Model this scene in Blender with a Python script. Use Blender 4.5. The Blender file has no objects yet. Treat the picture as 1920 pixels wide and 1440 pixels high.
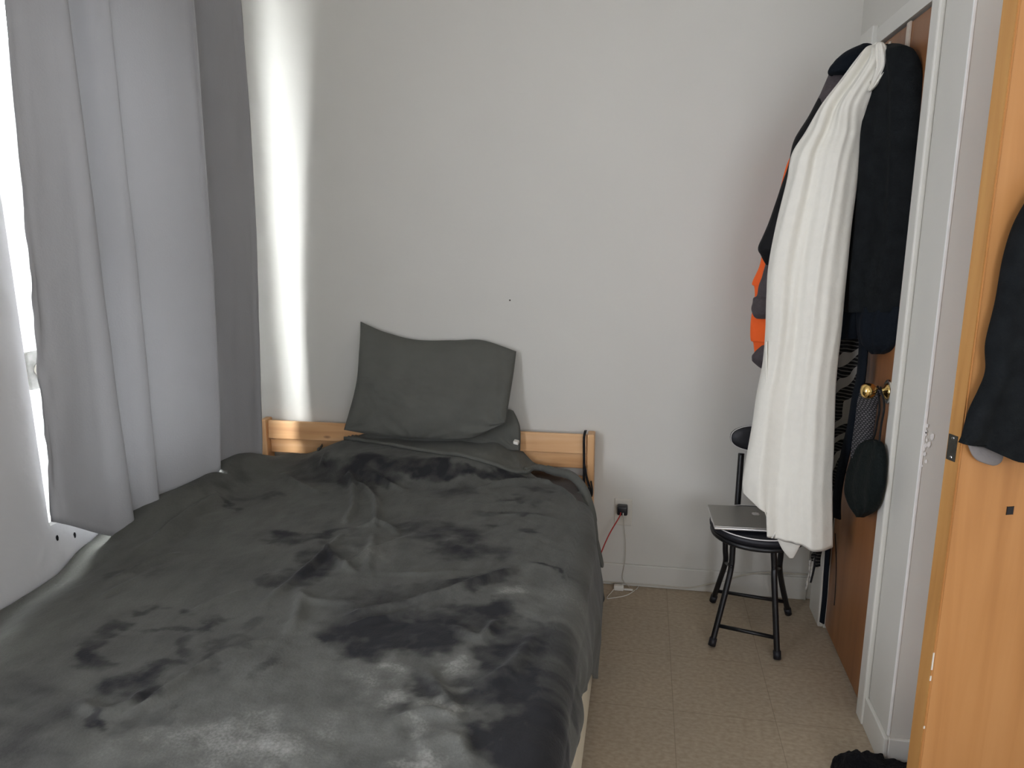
import bpy, bmesh, math, random
from mathutils import Vector, Matrix, noise
random.seed(7)
PI = math.pi
SC = bpy.context.scene
COL = SC.collection
V = Vector

# ------------------------------------------------------------------ camera
F_PX = 1367.467
def build_cam_matrix():
    yaw, pitch, roll = math.radians(10.28198849), math.radians(12.10704487), math.radians(0.23266339)
    cy, sy = math.cos(yaw), math.sin(yaw)
    f = V((-sy*math.cos(pitch), cy*math.cos(pitch), -math.sin(pitch)))
    r = V((cy, sy, 0)); d = f.cross(r)
    c, s = math.cos(roll), math.sin(roll)
    return c*r + s*d, -s*r + c*d, f
CR, CD, CF = build_cam_matrix()
EYE = V((0, 0, 1.4730157))
def ray(x, y):
    return CR*((x-960)/F_PX) + CD*((y-720)/F_PX) + CF
def atY(x, y, Y):
    d = ray(x, y); return EYE + d*(Y/d.y)
def atX(x, y, X):
    d = ray(x, y); return EYE + d*(X/d.x)
def atZ(x, y, Z):
    d = ray(x, y); return EYE + d*((Z-EYE.z)/d.z)
def atP(x, y, p, n):
    d = ray(x, y); return EYE + d*((p-EYE).dot(n)/d.dot(n))

# ------------------------------------------------------------------ object helpers
def tag(o, label=None, cat=None, group=None, kind=None):
    if label: o['label'] = label
    if cat: o['category'] = cat
    if group: o['group'] = group
    if kind: o['kind'] = kind
    return o
def thing(name, label, cat, loc=(0, 0, 0), group=None):
    o = bpy.data.objects.new(name, None); COL.objects.link(o)
    o.empty_display_size = .05
    o.location = loc
    return tag(o, label, cat, group)
def obj(name, bm, m, parent=None, smooth=False, recalc=True):
    if recalc: bmesh.ops.recalc_face_normals(bm, faces=bm.faces)
    me = bpy.data.meshes.new(name); bm.to_mesh(me); bm.free()
    if m: me.materials.append(m)
    if smooth:
        for p in me.polygons: p.use_smooth = True
    o = bpy.data.objects.new(name, me); COL.objects.link(o)
    if parent is not None:
        o.parent = parent
        o.matrix_parent_inverse = Matrix.Translation(parent_world(parent)).inverted()
    return o
def parent_world(p):
    w = V(p.location)
    if p.parent is not None and p.type == 'EMPTY': w = w + parent_world(p.parent)
    return w if p.type == 'EMPTY' else V((0, 0, 0))
def NB(): return bmesh.new()
def box(bm, x0, x1, y0, y1, z0, z1, bev=0, seg=2):
    r = bmesh.ops.create_cube(bm, size=1)
    vs = r['verts']
    for v in vs:
        v.co = V(((x0+x1)/2+v.co.x*(x1-x0), (y0+y1)/2+v.co.y*(y1-y0), (z0+z1)/2+v.co.z*(z1-z0)))
    if bev:
        es = list({e for v in vs for e in v.link_edges})
        bmesh.ops.bevel(bm, geom=es, offset=bev, segments=seg, affect='EDGES', profile=.5)
    return bm
def obox(bm, c, ax, ay, az, bev=0, seg=2):
    """box at centre c with half-axis vectors"""
    vs = bmesh.ops.create_cube(bm, size=2)['verts']
    for v in vs: v.co = c + ax*v.co.x + ay*v.co.y + az*v.co.z
    if bev:
        es = list({e for v in vs for e in v.link_edges})
        bmesh.ops.bevel(bm, geom=es, offset=bev, segments=seg, affect='EDGES', profile=.5)
    return bm
def crom(pts, n):
    """Catmull-Rom through pts (vectors), n samples"""
    P = [V(p) for p in pts]; k = len(P)
    if k == 2: return [P[0].lerp(P[1], i/(n-1)) for i in range(n)]
    out = []
    for i in range(n):
        t = i/(n-1)*(k-1); j = min(int(t), k-2); f = t-j
        a = P[max(j-1, 0)]; b = P[j]; c = P[j+1]; d = P[min(j+2, k-1)]
        out.append(.5*((2*b)+(c-a)*f+(2*a-5*b+4*c-d)*f*f+(3*b-a-3*c+d)*f**3))
    return out
def tube(bm, pts, r, n=10, samples=None, cap=True, rs=None, flat=None):
    P = crom(pts, samples) if samples else [V(p) for p in pts]
    rings = []
    ref = None
    for i, p in enumerate(P):
        t = (P[min(i+1, len(P)-1)]-P[max(i-1, 0)])
        if t.length < 1e-9: t = V((0, 0, 1))
        t.normalize()
        if ref is None:
            ref = V((0, 0, 1)) if abs(t.z) < .9 else V((1, 0, 0))
        a = t.cross(ref)
        if a.length < 1e-6: a = t.cross(V((0, 1, 0)))
        a.normalize(); b = a.cross(t).normalized(); ref = b
        rr = rs[min(int(i/(len(P)-1)*(len(rs)-1)+.5), len(rs)-1)] if rs else r
        f = flat or 1
        rings.append([bm.verts.new(p + a*(math.cos(2*PI*k/n)*rr) + b*(math.sin(2*PI*k/n)*rr*f)) for k in range(n)])
    for i in range(len(rings)-1):
        for k in range(n):
            bm.faces.new((rings[i][k], rings[i][(k+1) % n], rings[i+1][(k+1) % n], rings[i+1][k]))
    if cap:
        bm.faces.new(rings[0][::-1]); bm.faces.new(rings[-1])
    return bm
def lathe(bm, prof, c, axis, n=24):
    """prof list of (radius, along)"""
    axis = V(axis).normalized()
    a = axis.orthogonal().normalized(); b = axis.cross(a)
    rings = []
    for r, h in prof:
        rings.append([bm.verts.new(V(c)+axis*h+(a*math.cos(2*PI*k/n)+b*math.sin(2*PI*k/n))*max(r, 1e-4)) for k in range(n)])
    for i in range(len(rings)-1):
        for k in range(n):
            bm.faces.new((rings[i][k], rings[i][(k+1) % n], rings[i+1][(k+1) % n], rings[i+1][k]))
    bm.faces.new(rings[0][::-1]); bm.faces.new(rings[-1])
    return bm
def prism(bm, pts, off):
    """closed planar outline extruded by off"""
    a = [bm.verts.new(p) for p in pts]; b = [bm.verts.new(V(p)+off) for p in pts]
    n = len(pts)
    bm.faces.new(a); bm.faces.new(b[::-1])
    for i in range(n): bm.faces.new((a[i], a[(i+1) % n], b[(i+1) % n], b[i]))
    return bm
def interp(tab, x):
    if x <= tab[0][0]: return tab[0][1]
    for (a, b), (c, d) in zip(tab, tab[1:]):
        if x <= c: return b+(d-b)*(x-a)/(c-a) if c > a else d
    return tab[-1][1]
def sstep(a, b, x):
    t = max(0, min(1, (x-a)/(b-a))) if a != b else float(x > a)
    return t*t*(3-2*t)
def fbm(p, o=3):
    return noise.fractal(p, 1.0, 2.0, o)

def loft(bm, rows, nu=64, nv=90, folds=(), expo=.75, hem=None, wob=0.0, seed=0, top_close=.25, back_fold=.4):
    """hanging garment: rows = (L, R, front, back); closed rings from top to bottom, folds = (amp, freq, phase, skew, v0)"""
    Ls = crom([r[0] for r in rows], nv); Rs = crom([r[1] for r in rows], nv)
    T = crom([V((r[2], r[3], 0)) for r in rows], nv)
    rings = []
    for j in range(nv):
        v = j/(nv-1)
        L, R = Ls[j], Rs[j]; ch = R-L; c = (L+R)/2
        nrm = V((ch.y, -ch.x, 0))
        if nrm.length < 1e-6: nrm = V((0, -1, 0))
        nrm.normalize()
        if nrm.dot(EYE-c) < 0: nrm = -nrm
        ring = []
        for k in range(nu):
            a = 2*PI*k/nu
            ca, sa = math.cos(a), math.sin(a)
            u = .5+.5*ca
            t = T[j].x if sa >= 0 else T[j].y
            d = math.copysign(abs(sa)**expo, sa)*t
            env = abs(sa)**.5
            fo = 0
            for (am, fr, ph, sk, v0) in folds:
                s = math.sin(2*PI*(fr*u+ph+sk*v)+1.3*noise.noise(V((u*2, v*2, seed))))
                s = 1-abs(s)*1.6 if am < 0 else s
                fo += abs(am)*s*sstep(v0-.15, v0+.1, v)
            d += fo*env*(1 if sa >= 0 else -back_fold)
            p = c + ch*(.5*ca) + nrm*d
            if wob:
                p += V((noise.noise(V((u*5, v*7, seed+3))), noise.noise(V((u*5, v*7, seed+9))), 0))*wob
            if hem:
                p.z += hem(u)*v**6
            ring.append(bm.verts.new(p))
        rings.append(ring)
    for j in range(nv-1):
        for k in range(nu):
            bm.faces.new((rings[j][k], rings[j][(k+1) % nu], rings[j+1][(k+1) % nu], rings[j+1][k]))
    for ring, dz in ((rings[0], .006), (rings[-1], .0)):
        c = sum((v.co for v in ring), V())/len(ring)
        m = [bm.verts.new(v.co.lerp(c, .5)+V((0, 0, dz if dz else .02))) for v in ring]
        cc = bm.verts.new(c+V((0, 0, dz*1.3 if dz else .03)))
        for k in range(nu):
            q = (k+1) % nu
            bm.faces.new((ring[k], ring[q], m[q], m[k])); bm.faces.new((m[k], m[q], cc))
    return bm
def rowsY(tab):
    """(y, xl, xr, YL, YR, front, back [, y_right]) photo rows -> world rows"""
    out = []
    for t in tab:
        y, xl, xr, YL, YR, f, b = t[:7]
        yr = t[7] if len(t) > 7 else y
        out.append((atY(xl, y, YL), atY(xr, yr, YR), f, b))
    return out

# ------------------------------------------------------------------ materials
def srgb(r, g, b):
    f = lambda c: (c/255/12.92) if c/255 <= .04045 else ((c/255+.055)/1.055)**2.4
    return (f(r), f(g), f(b), 1)
MATS = {}
def mat(name, col, rough=.6, metal=0, sheen=0, var=.0, vscale=8, bump=0, bscale=60, stretch=(1, 1, 1), spec=.3, coat=0, trans=0, detail=4):
    m = bpy.data.materials.new(name); m.use_nodes = True
    nt = m.node_tree; N = nt.nodes; L = nt.links
    b = N['Principled BSDF']; out = N['Material Output']
    b.inputs['Base Color'].default_value = col
    b.inputs['Roughness'].default_value = rough
    b.inputs['Metallic'].default_value = metal
    b.inputs['Specular IOR Level'].default_value = spec
    if sheen:
        b.inputs['Sheen Weight'].default_value = sheen; b.inputs['Sheen Roughness'].default_value = .45
        b.inputs['Sheen Tint'].default_value = (min(1, col[0]*3+.3), min(1, col[1]*3+.3), min(1, col[2]*3+.3), 1)
    if coat: b.inputs['Coat Weight'].default_value = coat; b.inputs['Coat Roughness'].default_value = .25
    tc = N.new('ShaderNodeTexCoord'); mp = N.new('ShaderNodeMapping')
    mp.inputs['Scale'].default_value = stretch
    L.new(tc.outputs['Object'], mp.inputs['Vector'])
    if var:
        n = N.new('ShaderNodeTexNoise'); n.inputs['Scale'].default_value = vscale; n.inputs['Detail'].default_value = detail
        L.new(mp.outputs[0], n.inputs['Vector'])
        r = N.new('ShaderNodeValToRGB')
        r.color_ramp.elements[0].position = .3; r.color_ramp.elements[1].position = .7
        r.color_ramp.elements[0].color = tuple(c*(1-var) for c in col[:3])+(1,)
        r.color_ramp.elements[1].color = tuple(min(1, c*(1+var)) for c in col[:3])+(1,)
        L.new(n.outputs['Fac'], r.inputs[0]); L.new(r.outputs[0], b.inputs['Base Color'])
    if bump:
        n2 = N.new('ShaderNodeTexNoise'); n2.inputs['Scale'].default_value = bscale; n2.inputs['Detail'].default_value = 3
        L.new(mp.outputs[0], n2.inputs['Vector'])
        bp = N.new('ShaderNodeBump'); bp.inputs['Strength'].default_value = bump; bp.inputs['Distance'].default_value = .01
        L.new(n2.outputs['Fac'], bp.inputs['Height']); L.new(bp.outputs[0], b.inputs['Normal'])
    if trans:
        t = N.new('ShaderNodeBsdfTranslucent'); t.inputs['Color'].default_value = tuple(min(1, c*1.15) for c in col[:3])+(1,)
        mx = N.new('ShaderNodeMixShader'); mx.inputs[0].default_value = trans
        L.new(b.outputs[0], mx.inputs[1]); L.new(t.outputs[0], mx.inputs[2]); L.new(mx.outputs[0], out.inputs['Surface'])
    MATS[name] = m
    return m

M_wall = mat('wall_paint', (.60, .588, .540, 1), .55, var=.025, vscale=1.6, bump=.06, bscale=35, spec=.3)
M_wallL = mat('window_wall_paint', (.62, .62, .625, 1), .6, var=.03, vscale=3, bump=.14, bscale=28, spec=.3)
M_trim = mat('gloss_white_trim', (.66, .65, .60, 1), .35, var=.02, vscale=5, bump=.03, bscale=18, spec=.4)
M_ceil = mat('ceiling_paint', (.75, .74, .7, 1), .7)
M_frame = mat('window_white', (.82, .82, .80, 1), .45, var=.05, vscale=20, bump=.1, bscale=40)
M_blackcloth = mat('black_knit', (.008, .0095, .0105, 1), .85, sheen=.05, var=.25, vscale=30, bump=.25, bscale=260, spec=.1)
M_blackcloth2 = mat('black_nylon', (.008, .008, .009, 1), .7, sheen=.1, bump=.3, bscale=90, spec=.2)
M_navy = mat('navy_cloth', (.006, .0085, .0125, 1), .85, sheen=.05, bump=.2, bscale=200, spec=.1)
M_linen = mat('white_linen', (.81, .79, .715, 1), .85, sheen=.25, var=.02, vscale=40, bump=.25, bscale=30, spec=.1, trans=.12)
M_orange = mat('orange_cloth', (.95, .14, .025, 1), .65, sheen=.2, bump=.35, bscale=40, spec=.2)
M_greycloth = mat('charcoal_grey_cloth', (.075, .062, .066, 1), .8, sheen=.2, var=.12, vscale=60, bump=.3, bscale=80)
M_sheet = mat('grey_cotton', (.108, .109, .097, 1), .9, sheen=.12, var=.05, vscale=10, bump=.18, bscale=50, spec=.1)
M_sheetfit = mat('taupe_cotton', (.088, .078, .074, 1), .9, sheen=.1, var=.05, vscale=10, bump=.1, bscale=50, spec=.1)
M_matt = mat('white_ticking', (.66, .60, .47, 1), .8, var=.08, vscale=6, bump=.35, bscale=22)
M_blackmetal = mat('black_enamel', (.006, .006, .007, 1), .38, spec=.5)
M_vinyl = mat('black_vinyl', (.012, .012, .016, 1), .5, bump=.1, bscale=120, spec=.4)
M_pipe = mat('white_piping', (.72, .70, .68, 1), .5)
M_alu = mat('brushed_aluminium', (.42, .41, .38, 1), .42, metal=.85, spec=.5)
M_alu2 = mat('aluminium_edge', (.75, .74, .72, 1), .3, metal=.8, spec=.5)
M_logo = mat('logo_grey', (.62, .60, .57, 1), .4, metal=.2)
M_brass = mat('polished_brass', (.83, .58, .22, 1), .16, metal=1, spec=.5)
M_chrome = mat('bright_steel', (.8, .79, .76, 1), .2, metal=1)
M_plate = mat('ivory_plastic', (.62, .59, .52, 1), .4, spec=.5)
M_blackplastic = mat('black_plastic', (.010, .010, .013, 1), .35, spec=.5)
M_red = mat('red_cable_jacket', (.38, .035, .03, 1), .5)
M_white = mat('white_plastic', (.72, .70, .64, 1), .45)
M_cablegrey = mat('pale_cable', (.50, .47, .40, 1), .6)  # one even pale grey-brown for both cables
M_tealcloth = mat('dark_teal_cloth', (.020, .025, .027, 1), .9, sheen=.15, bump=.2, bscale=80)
M_pouch = mat('black_green_cloth', (.0045, .0075, .0072, 1), .8, sheen=.0, bump=.3, bscale=110, spec=.15)
M_clearhook = mat('clear_hook_plastic', (.55, .47, .38, 1), .3, spec=.5)
M_plate_dark = mat('tarnished_steel', (.10, .095, .08, 1), .45, metal=.7, var=.3, vscale=60)
M_latch = mat('aged_latch_paint', (.20, .195, .18, 1), .5, var=.2, vscale=50)
M_rod = mat('rod_white', (.7, .7, .7, 1), .4, metal=.3)
M_fuzz = mat('black_fleece', (.0075, .0075, .0085, 1), .95, sheen=.12, bump=.9, bscale=120, spec=.05)
M_glass = bpy.data.materials.new('window_glass'); M_glass.use_nodes = True
_n = M_glass.node_tree; _b = _n.nodes['Principled BSDF']
_t = _n.nodes.new('ShaderNodeBsdfTransparent'); _g = _n.nodes.new('ShaderNodeBsdfGlossy'); _g.inputs['Roughness'].default_value = .02
_x = _n.nodes.new('ShaderNodeMixShader'); _x.inputs[0].default_value = .06
_n.links.new(_t.outputs[0], _x.inputs[1]); _n.links.new(_g.outputs[0], _x.inputs[2]); _n.links.new(_x.outputs[0], _n.nodes['Material Output'].inputs['Surface'])

def tinted(name, f, col=(1, 1, 1)):
    m = bpy.data.materials.new(name); m.use_nodes = True
    n = m.node_tree; t = n.nodes.new('ShaderNodeBsdfTransparent'); t.inputs['Color'].default_value = (f*col[0], f*col[1], f*col[2], 1)
    g = n.nodes.new('ShaderNodeBsdfGlossy'); g.inputs['Roughness'].default_value = .05
    x = n.nodes.new('ShaderNodeMixShader'); x.inputs[0].default_value = .05
    n.links.new(t.outputs[0], x.inputs[1]); n.links.new(g.outputs[0], x.inputs[2]); n.links.new(x.outputs[0], n.nodes['Material Output'].inputs['Surface'])
    return m
M_tint2 = tinted('dimming_pane_rear', .33, (1, 1, 1.04))  # pane darkened only to weaken the daylight from the rear window
M_tint3 = tinted('dimming_pane_side', .45, (1, 1, 1.04))  # same dimming for the added side window
def wood(name, c0, c1, c2, axis, scale=3.0, rough=.4, knots=False, coat=.2):
    m = bpy.data.materials.new(name); m.use_nodes = True
    nt = m.node_tree; N = nt.nodes; L = nt.links; b = N['Principled BSDF']
    tc = N.new('ShaderNodeTexCoord'); mp = N.new('ShaderNodeMapping')
    s = [14, 14, 14]; s[axis] = .9
    mp.inputs['Scale'].default_value = s
    L.new(tc.outputs['Object'], mp.inputs['Vector'])
    n = N.new('ShaderNodeTexNoise'); n.inputs['Scale'].default_value = scale; n.inputs['Detail'].default_value = 6; n.inputs['Distortion'].default_value = .6
    L.new(mp.outputs[0], n.inputs['Vector'])
    n2 = N.new('ShaderNodeTexNoise'); n2.inputs['Scale'].default_value = 1.3; n2.inputs['Detail'].default_value = 3
    L.new(tc.outputs['Object'], n2.inputs['Vector'])
    ad = N.new('ShaderNodeMath'); ad.operation = 'MULTIPLY_ADD'; ad.inputs[1].default_value = .6; L.new(n.outputs['Fac'], ad.inputs[0])
    ml = N.new('ShaderNodeMath'); ml.operation = 'MULTIPLY'; ml.inputs[1].default_value = .4; L.new(n2.outputs['Fac'], ml.inputs[0]); L.new(ml.outputs[0], ad.inputs[2])
    r = N.new('ShaderNodeValToRGB'); e = r.color_ramp.elements
    e[0].position = .33; e[0].color = c0; e[1].position = .68; e[1].color = c2
    k = e.new(.5); k.color = c1
    L.new(ad.outputs[0], r.inputs[0])
    col = r.outputs[0]
    if knots:
        v = N.new('ShaderNodeTexVoronoi'); v.inputs['Scale'].default_value = 1
        mp2 = N.new('ShaderNodeMapping'); mp2.inputs['Scale'].default_value = (5.2, .01, 13); mp2.inputs['Location'].default_value = (.4, 0, .3)
        L.new(tc.outputs['Object'], mp2.inputs['Vector']); L.new(mp2.outputs[0], v.inputs['Vector'])
        rr = N.new('ShaderNodeValToRGB'); rr.color_ramp.elements[0].position = .05; rr.color_ramp.elements[0].color = (1, 1, 1, 1)
        rr.color_ramp.elements[1].position = .13; rr.color_ramp.elements[1].color = (0, 0, 0, 1)
        L.new(v.outputs['Distance'], rr.inputs[0])
        mx = N.new('ShaderNodeMixRGB'); mx.inputs[2].default_value = (.10, .035, .015, 1)
        L.new(rr.outputs[0], mx.inputs[0]); L.new(col, mx.inputs[1]); col = mx.outputs[0]
    L.new(col, b.inputs['Base Color'])
    b.inputs['Roughness'].default_value = rough; b.inputs['Specular IOR Level'].default_value = .35
    b.inputs['Coat Weight'].default_value = coat; b.inputs['Coat Roughness'].default_value = .3
    return m
M_pine = wood('lacquered_pine', (.50, .25, .10, 1), (.66, .37, .17, 1), (.74, .47, .25, 1), 0, 2.2, .45, knots=True)
M_pineV = wood('lacquered_pine_post', (.52, .27, .11, 1), (.66, .38, .18, 1), (.74, .47, .25, 1), 2, 2.2, .45)
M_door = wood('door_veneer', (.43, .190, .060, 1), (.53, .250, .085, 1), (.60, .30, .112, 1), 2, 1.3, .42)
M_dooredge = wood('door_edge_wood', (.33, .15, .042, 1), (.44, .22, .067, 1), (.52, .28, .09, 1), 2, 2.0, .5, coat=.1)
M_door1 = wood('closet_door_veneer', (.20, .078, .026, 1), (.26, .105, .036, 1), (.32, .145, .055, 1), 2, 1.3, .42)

# vinyl floor tiles
M_floor = bpy.data.materials.new('vinyl_floor_tile'); M_floor.use_nodes = True
nt = M_floor.node_tree; N = nt.nodes; L = nt.links; b = N['Principled BSDF']
tc = N.new('ShaderNodeTexCoord')
n1 = N.new('ShaderNodeTexNoise'); n1.inputs['Scale'].default_value = 60; n1.inputs['Detail'].default_value = 5
mp = N.new('ShaderNodeMapping'); mp.inputs['Scale'].default_value = (1, 1.6, 1)
L.new(tc.outputs['Object'], mp.inputs[0]); L.new(mp.outputs[0], n1.inputs['Vector'])
r1 = N.new('ShaderNodeValToRGB'); r1.color_ramp.elements[0].position = .32; r1.color_ramp.elements[0].color = (.36, .295, .215, 1)
r1.color_ramp.elements[1].position = .68; r1.color_ramp.elements[1].color = (.46, .385, .29, 1)
L.new(n1.outputs['Fac'], r1.inputs[0])
n3 = N.new('ShaderNodeTexNoise'); n3.inputs['Scale'].default_value = 2.2; L.new(tc.outputs['Object'], n3.inputs['Vector'])
r3 = N.new('ShaderNodeValToRGB'); r3.color_ramp.elements[0].color = (.82, .82, .84, 1); r3.color_ramp.elements[1].color = (1.08, 1.06, 1.02, 1)
L.new(n3.outputs['Fac'], r3.inputs[0])
mul = N.new('ShaderNodeMixRGB'); mul.blend_type = 'MULTIPLY'; mul.inputs[0].default_value = 1
L.new(r1.outputs[0], mul.inputs[1]); L.new(r3.outputs[0], mul.inputs[2])
br = N.new('ShaderNodeTexBrick'); br.offset = 0; br.squash = 1
br.inputs['Scale'].default_value = 1; br.inputs['Mortar Size'].default_value = .0011; br.inputs['Mortar Smooth'].default_value = .3
br.inputs['Brick Width'].default_value = .3048; br.inputs['Row Height'].default_value = .3048
mp3 = N.new('ShaderNodeMapping'); mp3.inputs['Location'].default_value = (.3048-.132, .07, 0)
L.new(tc.outputs['Object'], mp3.inputs[0]); L.new(mp3.outputs[0], br.inputs['Vector'])
mx = N.new('ShaderNodeMixRGB'); mx.inputs[2].default_value = (.14, .11, .08, 1)
ms = N.new('ShaderNodeMath'); ms.operation = 'MULTIPLY'; ms.inputs[1].default_value = .55
L.new(br.outputs['Fac'], ms.inputs[0]); L.new(ms.outputs[0], mx.inputs[0]); L.new(mul.outputs[0], mx.inputs[1])
L.new(mx.outputs[0], b.inputs['Base Color']); b.inputs['Roughness'].default_value = .5; b.inputs['Specular IOR Level'].default_value = .3

# ------------------------------------------------------------------ the room
XL, XR, YB, YC, ZC = -1.65, .702, 2.8703, 1.921, 2.62
YN, XE = -1.9, 2.35            # wall behind the viewer, far right wall
TH = .14
def struct(name, bm, m, label=None):
    o = obj(name, bm, m)
    o['kind'] = 'structure'
    if label: o['label'] = label
    return o
bm = NB(); box(bm, XL-TH, XE+TH, YN-TH, YB+TH, -.1, 0); struct('floor', bm, M_floor)
bm = NB(); box(bm, XL-TH, XE+TH, YN-TH, YB+TH, ZC, ZC+.1); struct('ceiling', bm, M_ceil)
bm = NB(); box(bm, XL-TH, XR+.6, YB, YB+TH, 0, ZC); struct('wall_back', bm, M_wall)
# left wall with the window opening
W1 = (1.685, 2.43, .644, 2.24)
bm = NB()
W3 = (-1.2, .25, .75, 2.3)
box(bm, XL-TH, XL, YN, W3[0], 0, ZC); box(bm, XL-TH, XL, W3[1], W1[0], 0, ZC)
box(bm, XL-TH, XL, W3[0], W3[1], 0, W3[2]); box(bm, XL-TH, XL, W3[0], W3[1], W3[3], ZC); box(bm, XL-TH, XL, W1[1], YB, 0, ZC)
box(bm, XL-TH, XL, W1[0], W1[1], 0, W1[2]); box(bm, XL-TH, XL, W1[0], W1[1], W1[3], ZC)
struct('wall_left', bm, M_wallL)
# right wall (closet door in it), returning to the right towards the viewer
D1 = (2.150, 2.652, 2.035)
bm = NB()
box(bm, XR, XR+TH, YC+TH, D1[0], 0, ZC); box(bm, XR, XR+TH, D1[1], YB, 0, ZC); box(bm, XR, XR+TH, D1[0], D1[1], D1[2], ZC)
struct('wall_right', bm, M_wall)
bm = NB(); box(bm, XR, XE+TH, YC, YC+TH, 0, ZC); struct('wall_front', bm, M_wall)
bm = NB(); box(bm, XR+TH, XR+TH+.05, YC+TH, YB, 0, ZC); struct('wall_leak_block', bm, M_wall)  # slab added behind the closet door to stop sky light leaking in
bm = NB(); box(bm, XE, XE+TH, YN, YC, 0, ZC); struct('wall_east', bm, M_wall)
W2 = (.55, 2.05, .75, 2.3)
bm = NB()
box(bm, XL-TH, W2[0], YN-TH, YN, 0, ZC); box(bm, W2[1], XE+TH, YN-TH, YN, 0, ZC)
box(bm, W2[0], W2[1], YN-TH, YN, 0, W2[2]); box(bm, W2[0], W2[1], YN-TH, YN, W2[3], ZC)
struct('wall_behind', bm, M_wall)
# paint damage where the outer corner is chipped
def chips(bm, pts):
    for (c, n, t, s) in pts:
        n = V(n); t = V(t); q = n.cross(t)
        k = 7
        rad = [s*random.uniform(.75, 1.2) for i in range(k)]
        out = [c + n*.0014*(c.y < 2 and c.x > 0) + t*(rad[i]*math.cos(2*PI*i/k)) + q*(rad[i]*2.0*math.sin(2*PI*i/k)) for i in range(k)]
        prism(bm, out, n*.0006)
    return bm
bm = NB()
for i in range(9):
    z = .985-.013*i+random.uniform(-.004, .004)
    chips(bm, [(V((XR+.004+random.uniform(0, .012), YC-.0003, z)), (0, -1, 0), (1, 0, 0), random.uniform(.0018, .0036))])
chips(bm, [(V((XR+.020, YC-.0003, .955)), (0, -1, 0), (1, 0, 0), .0045), (V((XR+.014, YC-.0003, .935)), (0, -1, 0), (1, 0, 0), .0045)])
o = struct('trim_5', bm, M_frame, 'chipped raised paint on the outer wall corner beside the brass knob')
bm = NB()
for px, py, s in ((107, 1008, .005), (140, 1003, .0045)):
    chips(bm, [(atX(px, py, XL), (1, 0, 0), (0, 1, 0), s)])
o = struct('trim_6', bm, M_blackplastic, 'dark chips in the wall paint below the window corner')

bm = NB(); box(bm, XR-.0016, XR+.005, YC-.0016, YC+.005, .098, ZC, .001); struct('trim_4', bm, M_frame, 'bright strip painting a highlight on the outer wall corner between the two doors')  # lighter strip painted in as the corner's highlight line
# baseboards
bm = NB(); box(bm, XL, XR-.02, YB-.012, YB, 0, .095, .003); struct('baseboard_back', bm, M_wall)
bm = NB(); box(bm, XR-.012, XR, YC-.012, 2.092, 0, .095, .003); struct('baseboard_right', bm, M_trim)
bm = NB(); box(bm, XR, XE, YC-.012, YC, 0, .095, .003); struct('baseboard_front', bm, M_trim)
# closet door casing
bm = NB(); box(bm, XR-.016, XR, 2.092, D1[0], 0, D1[2]+.06, .005); struct('trim_1', bm, M_trim, 'white casing on the near side of the closet door')
bm = NB(); box(bm, XR-.020, XR, D1[1]+.004, 2.80, 0, D1[2]+.06, .004); struct('trim_2', bm, M_trim, 'white casing on the far side of the closet door')
bm = NB(); box(bm, XR-.005, XR, D1[0], D1[1]+.004, D1[2], D1[2]+.05, .001); struct('trim_3', bm, M_trim, 'white casing over the closet door')

# closet door
d1 = thing('door_1', 'closed reddish brown wooden closet door hung with clothes', 'door', (XR+.02, D1[0]+.25, 0)); d1['kind'] = 'structure'
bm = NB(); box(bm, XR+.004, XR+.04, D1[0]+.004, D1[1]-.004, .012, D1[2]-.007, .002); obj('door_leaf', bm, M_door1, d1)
bm = NB()
ky, kz = 2.222, 1.004
lathe(bm, [(.030, 0), (.031, -.004), (.024, -.010), (.012, -.014), (.011, -.030), (.016, -.036), (.025, -.044), (.0275, -.056), (.026, -.066), (.018, -.074), (.006, -.0765)][::-1], (XR+.004, ky, kz), (1, 0, 0), 28)
for v in bm.verts: v.co.y = ky+(v.co.y-ky)*.86; v.co.z = kz+(v.co.z-kz)*.86
k = obj('door_knob', bm, M_brass, d1, True)
bm = NB(); lathe(bm, [(.036, .0), (.036, -.004), (.033, -.006), (.031, -.0061)], (XR+.0045, ky, kz), (1, 0, 0), 28); obj('knob_rosette', bm, M_chrome, k, True)
bm = NB()
for zz in (.3, 1.75):
    tube(bm, [(XR-.004, D1[1]-.002, zz-.045), (XR-.004, D1[1]-.002, zz+.045)], .006, 10)
obj('hinge', bm, M_brass, d1)

# window 1
w1 = thing('window_1', 'tall white framed window half hidden behind the grey curtain', 'window', (XL, (W1[0]+W1[1])/2, W1[2])); w1['kind'] = 'structure'
y0, y1, z0, z1 = W1
bm = NB()
xa, xb = XL-.125, XL-.085
box(bm, xa, xb, y0, y0+.185, z0, z1, .004); box(bm, xa, xb, y1-.06, y1, z0, z1, .004)
box(bm, xa, xb, y0+.185, y1-.06, z0, z0+.06, .004); box(bm, xa, xb, y0+.185, y1-.06, z1-.06, z1, .004)
box(bm, xa-.002, xb+.008, y0+.185, y1-.06, 1.42, 1.475, .004)
obj('window_frame', bm, M_frame, w1)
bm = NB(); box(bm, XL-.085, XL+.0005, y0, y1, z0-.002, z0+.012, .002); obj('window_sill', bm, M_frame, w1)
for (za, zb) in ((z0+.06, 1.42), (1.475, z1-.06)):
    bm = NB(); box(bm, xa+.016, xa+.021, y0+.185, y1-.06, za, zb); obj('pane', bm, M_glass, w1)
bm = NB(); box(bm, xb, xb+.010, y0+.085, y0+.165, 1.02, 1.13, .003); lt = obj('latch_plate', bm, M_latch, w1)
bm = NB(); lathe(bm, [(.020, 0), (.022, .008), (.020, .016), (.010, .020)], (xb+.010, y0+.122, 1.075), (1, 0, 0), 24); obj('latch_knob', bm, M_plate, lt, True)
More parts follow.
